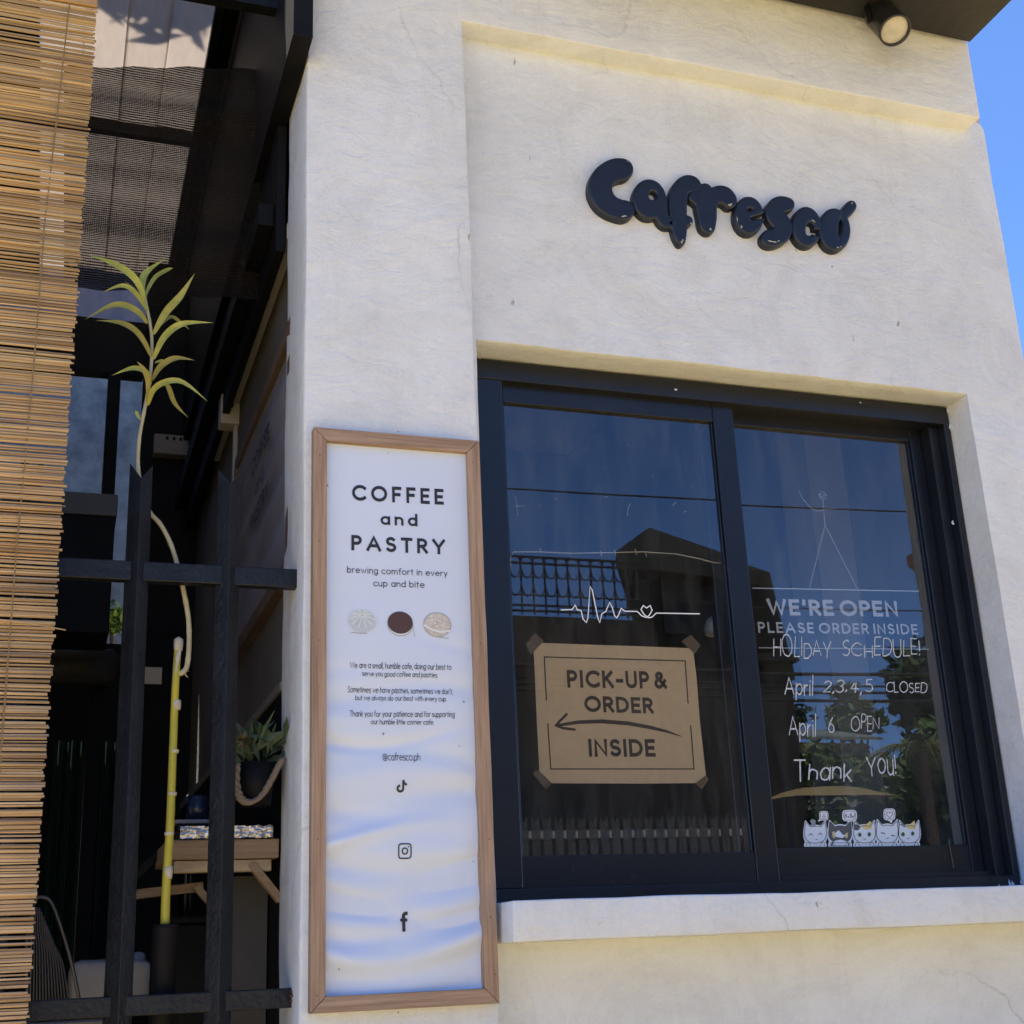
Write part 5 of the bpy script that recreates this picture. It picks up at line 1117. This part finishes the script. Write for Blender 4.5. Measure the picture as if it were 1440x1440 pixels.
m3.prism([(a.x, Y3, a.z-.05), (b.x, Y3, b.z-.05), (b.x+.3, Y3-2.5, t.z-.05), (a.x+.3, Y3-2.5, t.z-.05)], (0, 0, .04)); m3.build('roof', mat('green_sheet_roof', (.24, .28, .25), .6, .2, 3), h3)
MB().box(a.x+.2, b.x-.2, Y3-2.6, Y3-.3, 0, a.z-.06).build('wall', mat('pale_house_wall', (.4, .37, .32), .8), h3)
# wires
WM = mat('cable_black', (.01, .01, .01), .6)
for (l, r_, rad, lab) in [((712, 688), (1004, 704), .010, 'single cable reflected high in the left pane'), ((1083, 851), (1300, 856), .008, "thin cable reflected just above the words WE'RE OPEN"), ((1090, 945), (1310, 946), .020, 'thick cable reflected just below the handwritten HOLIDAY'), ((1090, 962), (1310, 963), .012, 'cable reflected level with the April 2,3,4,5 line'), ((1090, 971), (1300, 972), .016, 'cable reflected through the feet of the April 2,3,4,5 line'), ((1090, 982), (1290, 984), .018, 'lowest cable reflected above the green roofed house')]:
    a, b = opp(*l, -6.6), opp(*r_, -6.6); d_ = (b-a); a2, b2_ = a-d_*2.5, b+d_*2.5; pts = [a2.lerp(b2_, k/24) + Vector((0, 0, -.10*(1-(2*k/24-1)**2))) for k in range(25)]
    off = sum(((p.z-a.z) for p in [a2.lerp(b2_, .5)]), 0)-.10-d_.z*.5; pts = [p-Vector((0, 0, off)) for p in pts]
    o = MB().tube(pts, rad*.8, 6).build('utility_cable', WM); tag(o, 'black overhead '+lab, 'cable', 'overhead cables across the street')
for (x, lab) in [(-9.0, 'grey utility pole at the left end of the overhead cables'), (21.0, 'grey utility pole at the right end of the overhead cables')]:
    k_ = MB(); k_.tube([(x, -6.7, 0), (x, -6.7, 9.5)], [.16, .11], 12); k_.box(x-.6, x+.6, -6.78, -6.62, 8.2, 8.32); tag(k_.build('utility_pole', mat('grey_concrete_pole', (.3, .29, .27), .9)), lab, 'pole')
# fence across the street, reflected low in the left pane
f9 = thing('slatted_gate', 'grey slatted gate across the street reflected at the foot of the left pane', 'gate', (5.5, -7.6, 0))
Yg = -7.6; a = opp(700, 1150, Yg); b = opp(1062, 1150, Yg); mb = MB(); n = 27
for i in range(n): x = a.x-.3+(b.x-a.x+.3)*i/(n-1); mb.add(*(lambda x: ([Vector((x-.035, Yg, 0)), Vector((x+.035, Yg, 0)), Vector((x+.035, Yg, a.z)), Vector((x, Yg, a.z-.05)), Vector((x-.035, Yg, a.z)), Vector((x-.035, Yg-.02, 0)), Vector((x+.035, Yg-.02, 0)), Vector((x+.035, Yg-.02, a.z)), Vector((x, Yg-.02, a.z-.05)), Vector((x-.035, Yg-.02, a.z))], [(0, 1, 2, 3, 4), (9, 8, 7, 6, 5), (2, 7, 8, 3), (3, 8, 9, 4), (1, 6, 7, 2), (0, 4, 9, 5)]))(x))
mb.build('slats', mat('grey_gate_paint', (.07, .067, .063), .6, .15, 5), f9)
mb = MB(); zr = opp(800, 1173, Yg).z
for z_ in (zr, .5): mb.box(a.x-.4, b.x+.1, Yg-.06, Yg-.021, z_-.03, z_+.03)
mb.build('rails', mat('pale_gate_rail', (.5, .48, .44), .5), f9)
dwl = MB(); dwl.box(a.x-3, b.x+.1, Yg-1.0, Yg-.8, 0, opp(800, 1140, Yg-.9).z); tag(dwl.build('street_wall', mat('dark_stone_wall', (.02, .019, .018), .9, .3, 4)), 'dark stone garden wall behind the slatted gate across the street', 'wall')
# trees and hedge across the street
def tree(c, rad, h, n, size, m, label, seed, k=7, lean=0):
    rg = random.Random(seed); t = thing('garden_tree', label, 'tree', (c.x, c.y, 0), 'trees across the street'); mb = MB()
    base = Vector((c.x, c.y, 0)); mb.tube([base, base.lerp(c, .5)+Vector((.08, 0, 0)), c], [.14, .10, .05], 9)
    for j in range(k):
        d = Vector((rg.gauss(0, 1), rg.gauss(0, 1), rg.uniform(-.3, 1))).normalized(); mb.tube([base.lerp(c, .55+.04*j), c+Vector((d.x*rad[0], d.y*rad[1], d.z*rad[2]))*.6], [.05, .015], 6)
    mb.build('trunk', BARK, t); cr_ = MB()
    for j in range(k+4):
        d = Vector((rg.gauss(0, 1), rg.gauss(0, 1), rg.gauss(0, .8))).normalized()*rg.uniform(.2, .75); q = c+Vector((d.x*rad[0], d.y*rad[1], d.z*rad[2])); s_ = rg.uniform(.35, .6)
        leaf_cloud(cr_, q, (rad[0]*s_, rad[1]*s_, rad[2]*s_), n//(k+4), size, rg, .25)
    cr_.build('crown', m, t)
c = opp(1318, 960, -9.5); tree(c, (.75, .9, 1.0), 3, 4200, .10, GRN[1], 'tall dark leafy tree reflected at the right edge of the window', 1)
c = opp(1340, 1120, -9.0); tree(c, (.9, .9, .95), 3, 4200, .09, GRN[0], 'low bushy tree reflected beside the words Thank You', 2)
c = opp(1196, 1000, -24); tree(c, (1.0, .9, .75), 3, 1600, .13, GRN[0], 'distant round tree reflected behind the pale green roof', 3)
c = opp(1100, 1012, -26); tree(c, (1.2, .9, .6), 3, 1400, .13, GRN[1], 'distant low tree reflected left of the pale green roof', 4)
hd = MB(); rg = random.Random(6); Yh = -10.5; a = opp(1080, 1130, Yh); b = opp(1300, 1130, Yh); zt = opp(1180, 1046, Yh).z
for i in range(26):
    x = a.x-.3+(b.x-a.x+1.0)*i/25; leaf_cloud(hd, (x, Yh+rg.uniform(-.2, .2), zt-.35+rg.uniform(-.25, .12)), (.42, .4, .42), 170, .08, rg, .2); leaf_cloud(hd, (x, Yh+.15, zt-1.0), (.45, .3, .5), 150, .08, rg, .2); leaf_cloud(hd, (x, Yh+.15, zt-1.7), (.45, .3, .5), 110, .08, rg, .2)
tag(hd.build('garden_hedge', GRN[0]), 'dense green hedge reflected in the lower half of the right pane', 'hedge')
pm_ = thing('palm', 'palm with sunlit arching fronds reflected near the right edge of the window', 'palm', (opp(1300, 1100, -8.4).x, -8.4, 0))
c = opp(1302, 1052, -8.4); MB().tube([(c.x, c.y, 0), c-Vector((0, 0, .05))], [.09, .06], 9).build('trunk', BARK, pm_)
PALM = mat('palm_green', (.17, .20, .07), .45, .3, 3); rg = random.Random(12)
for k in range(13):
    a = 6.283*k/13+rg.uniform(-.2, .2); L_ = rg.uniform(.55, .8); mb = MB(); ax = []
    for j in range(11): u = j/10; ax.append(c+Vector((math.cos(a)*L_*u, math.sin(a)*L_*u, .38*u-.62*u*u)))
    mb.tube(ax, [.012-.001*j for j in range(11)], 5)
    sd_ = Vector((-math.sin(a), math.cos(a), 0))
    for j in range(1, 11):
        for f in (0, .5):
            p = ax[j-1].lerp(ax[j], f)
            for s_ in (-1, 1): q = p+sd_*s_*.20*(1-.55*j/10)+Vector((math.cos(a)*.08, math.sin(a)*.08, -.05)); mb.add([p, p+Vector((math.cos(a), math.sin(a), 0))*.02, q], [(0, 1, 2)])
    mb.build('frond', PALM, pm_)
aw = MB(); Ya = -8.0; a = opp(1130, 1117, Ya); b = opp(1284, 1117, Ya); t = opp(1190, 1094, Ya); n = 24; vs = []
for j in range(3):
    for i in range(n+1): u = i/n; vs.append((a.x+(b.x-a.x)*u, Ya-.30*j, a.z+(t.z-a.z)*(.15+.85*math.sin(math.pi*u)**.7)*(0, .8, 1)[j]))
aw.add(vs, [(j*(n+1)+i, j*(n+1)+i+1, (j+1)*(n+1)+i+1, (j+1)*(n+1)+i) for j in range(2) for i in range(n)])
awn = thing('yellow_awning', 'rounded yellow canvas awning reflected under the words Thank You', 'awning', (a.x, Ya, 0))
aw.build('canvas', mat('yellow_canvas', (.24, .18, .07), .7, .15, 6), awn, True)
for x in (a.x+.05, b.x-.05): MB().tube([(x, Ya-.3, 0), (x, Ya-.3, a.z+.02)], .025, 8).build('post', STEEL, awn)
# tree whose crown dapples the canopy
rg = random.Random(15); t = thing('shade_tree', 'leafy tree behind the patio casting dappled shade on the canopy sheets', 'tree', (-3.6, 2.4, 0))
c = Vector((-.15, 1.25, 6.5)); MB().tube([(-3.6, 2.4, 0), (-3.5, 2.3, 3.5), (-3.0, 2.0, 5.7), (-1.6, 1.6, 6.3), c], [.16, .13, .09, .045, .015], 9).build('trunk', BARK, t); cr_ = MB()
for j in range(7): leaf_cloud(cr_, c+Vector((rg.uniform(-.7, .6), rg.uniform(-.6, .8), rg.uniform(-.3, .5))), (.3, .3, .25), 230, .09, rg, .2)
cr_.build('crown', GRN[0], t)
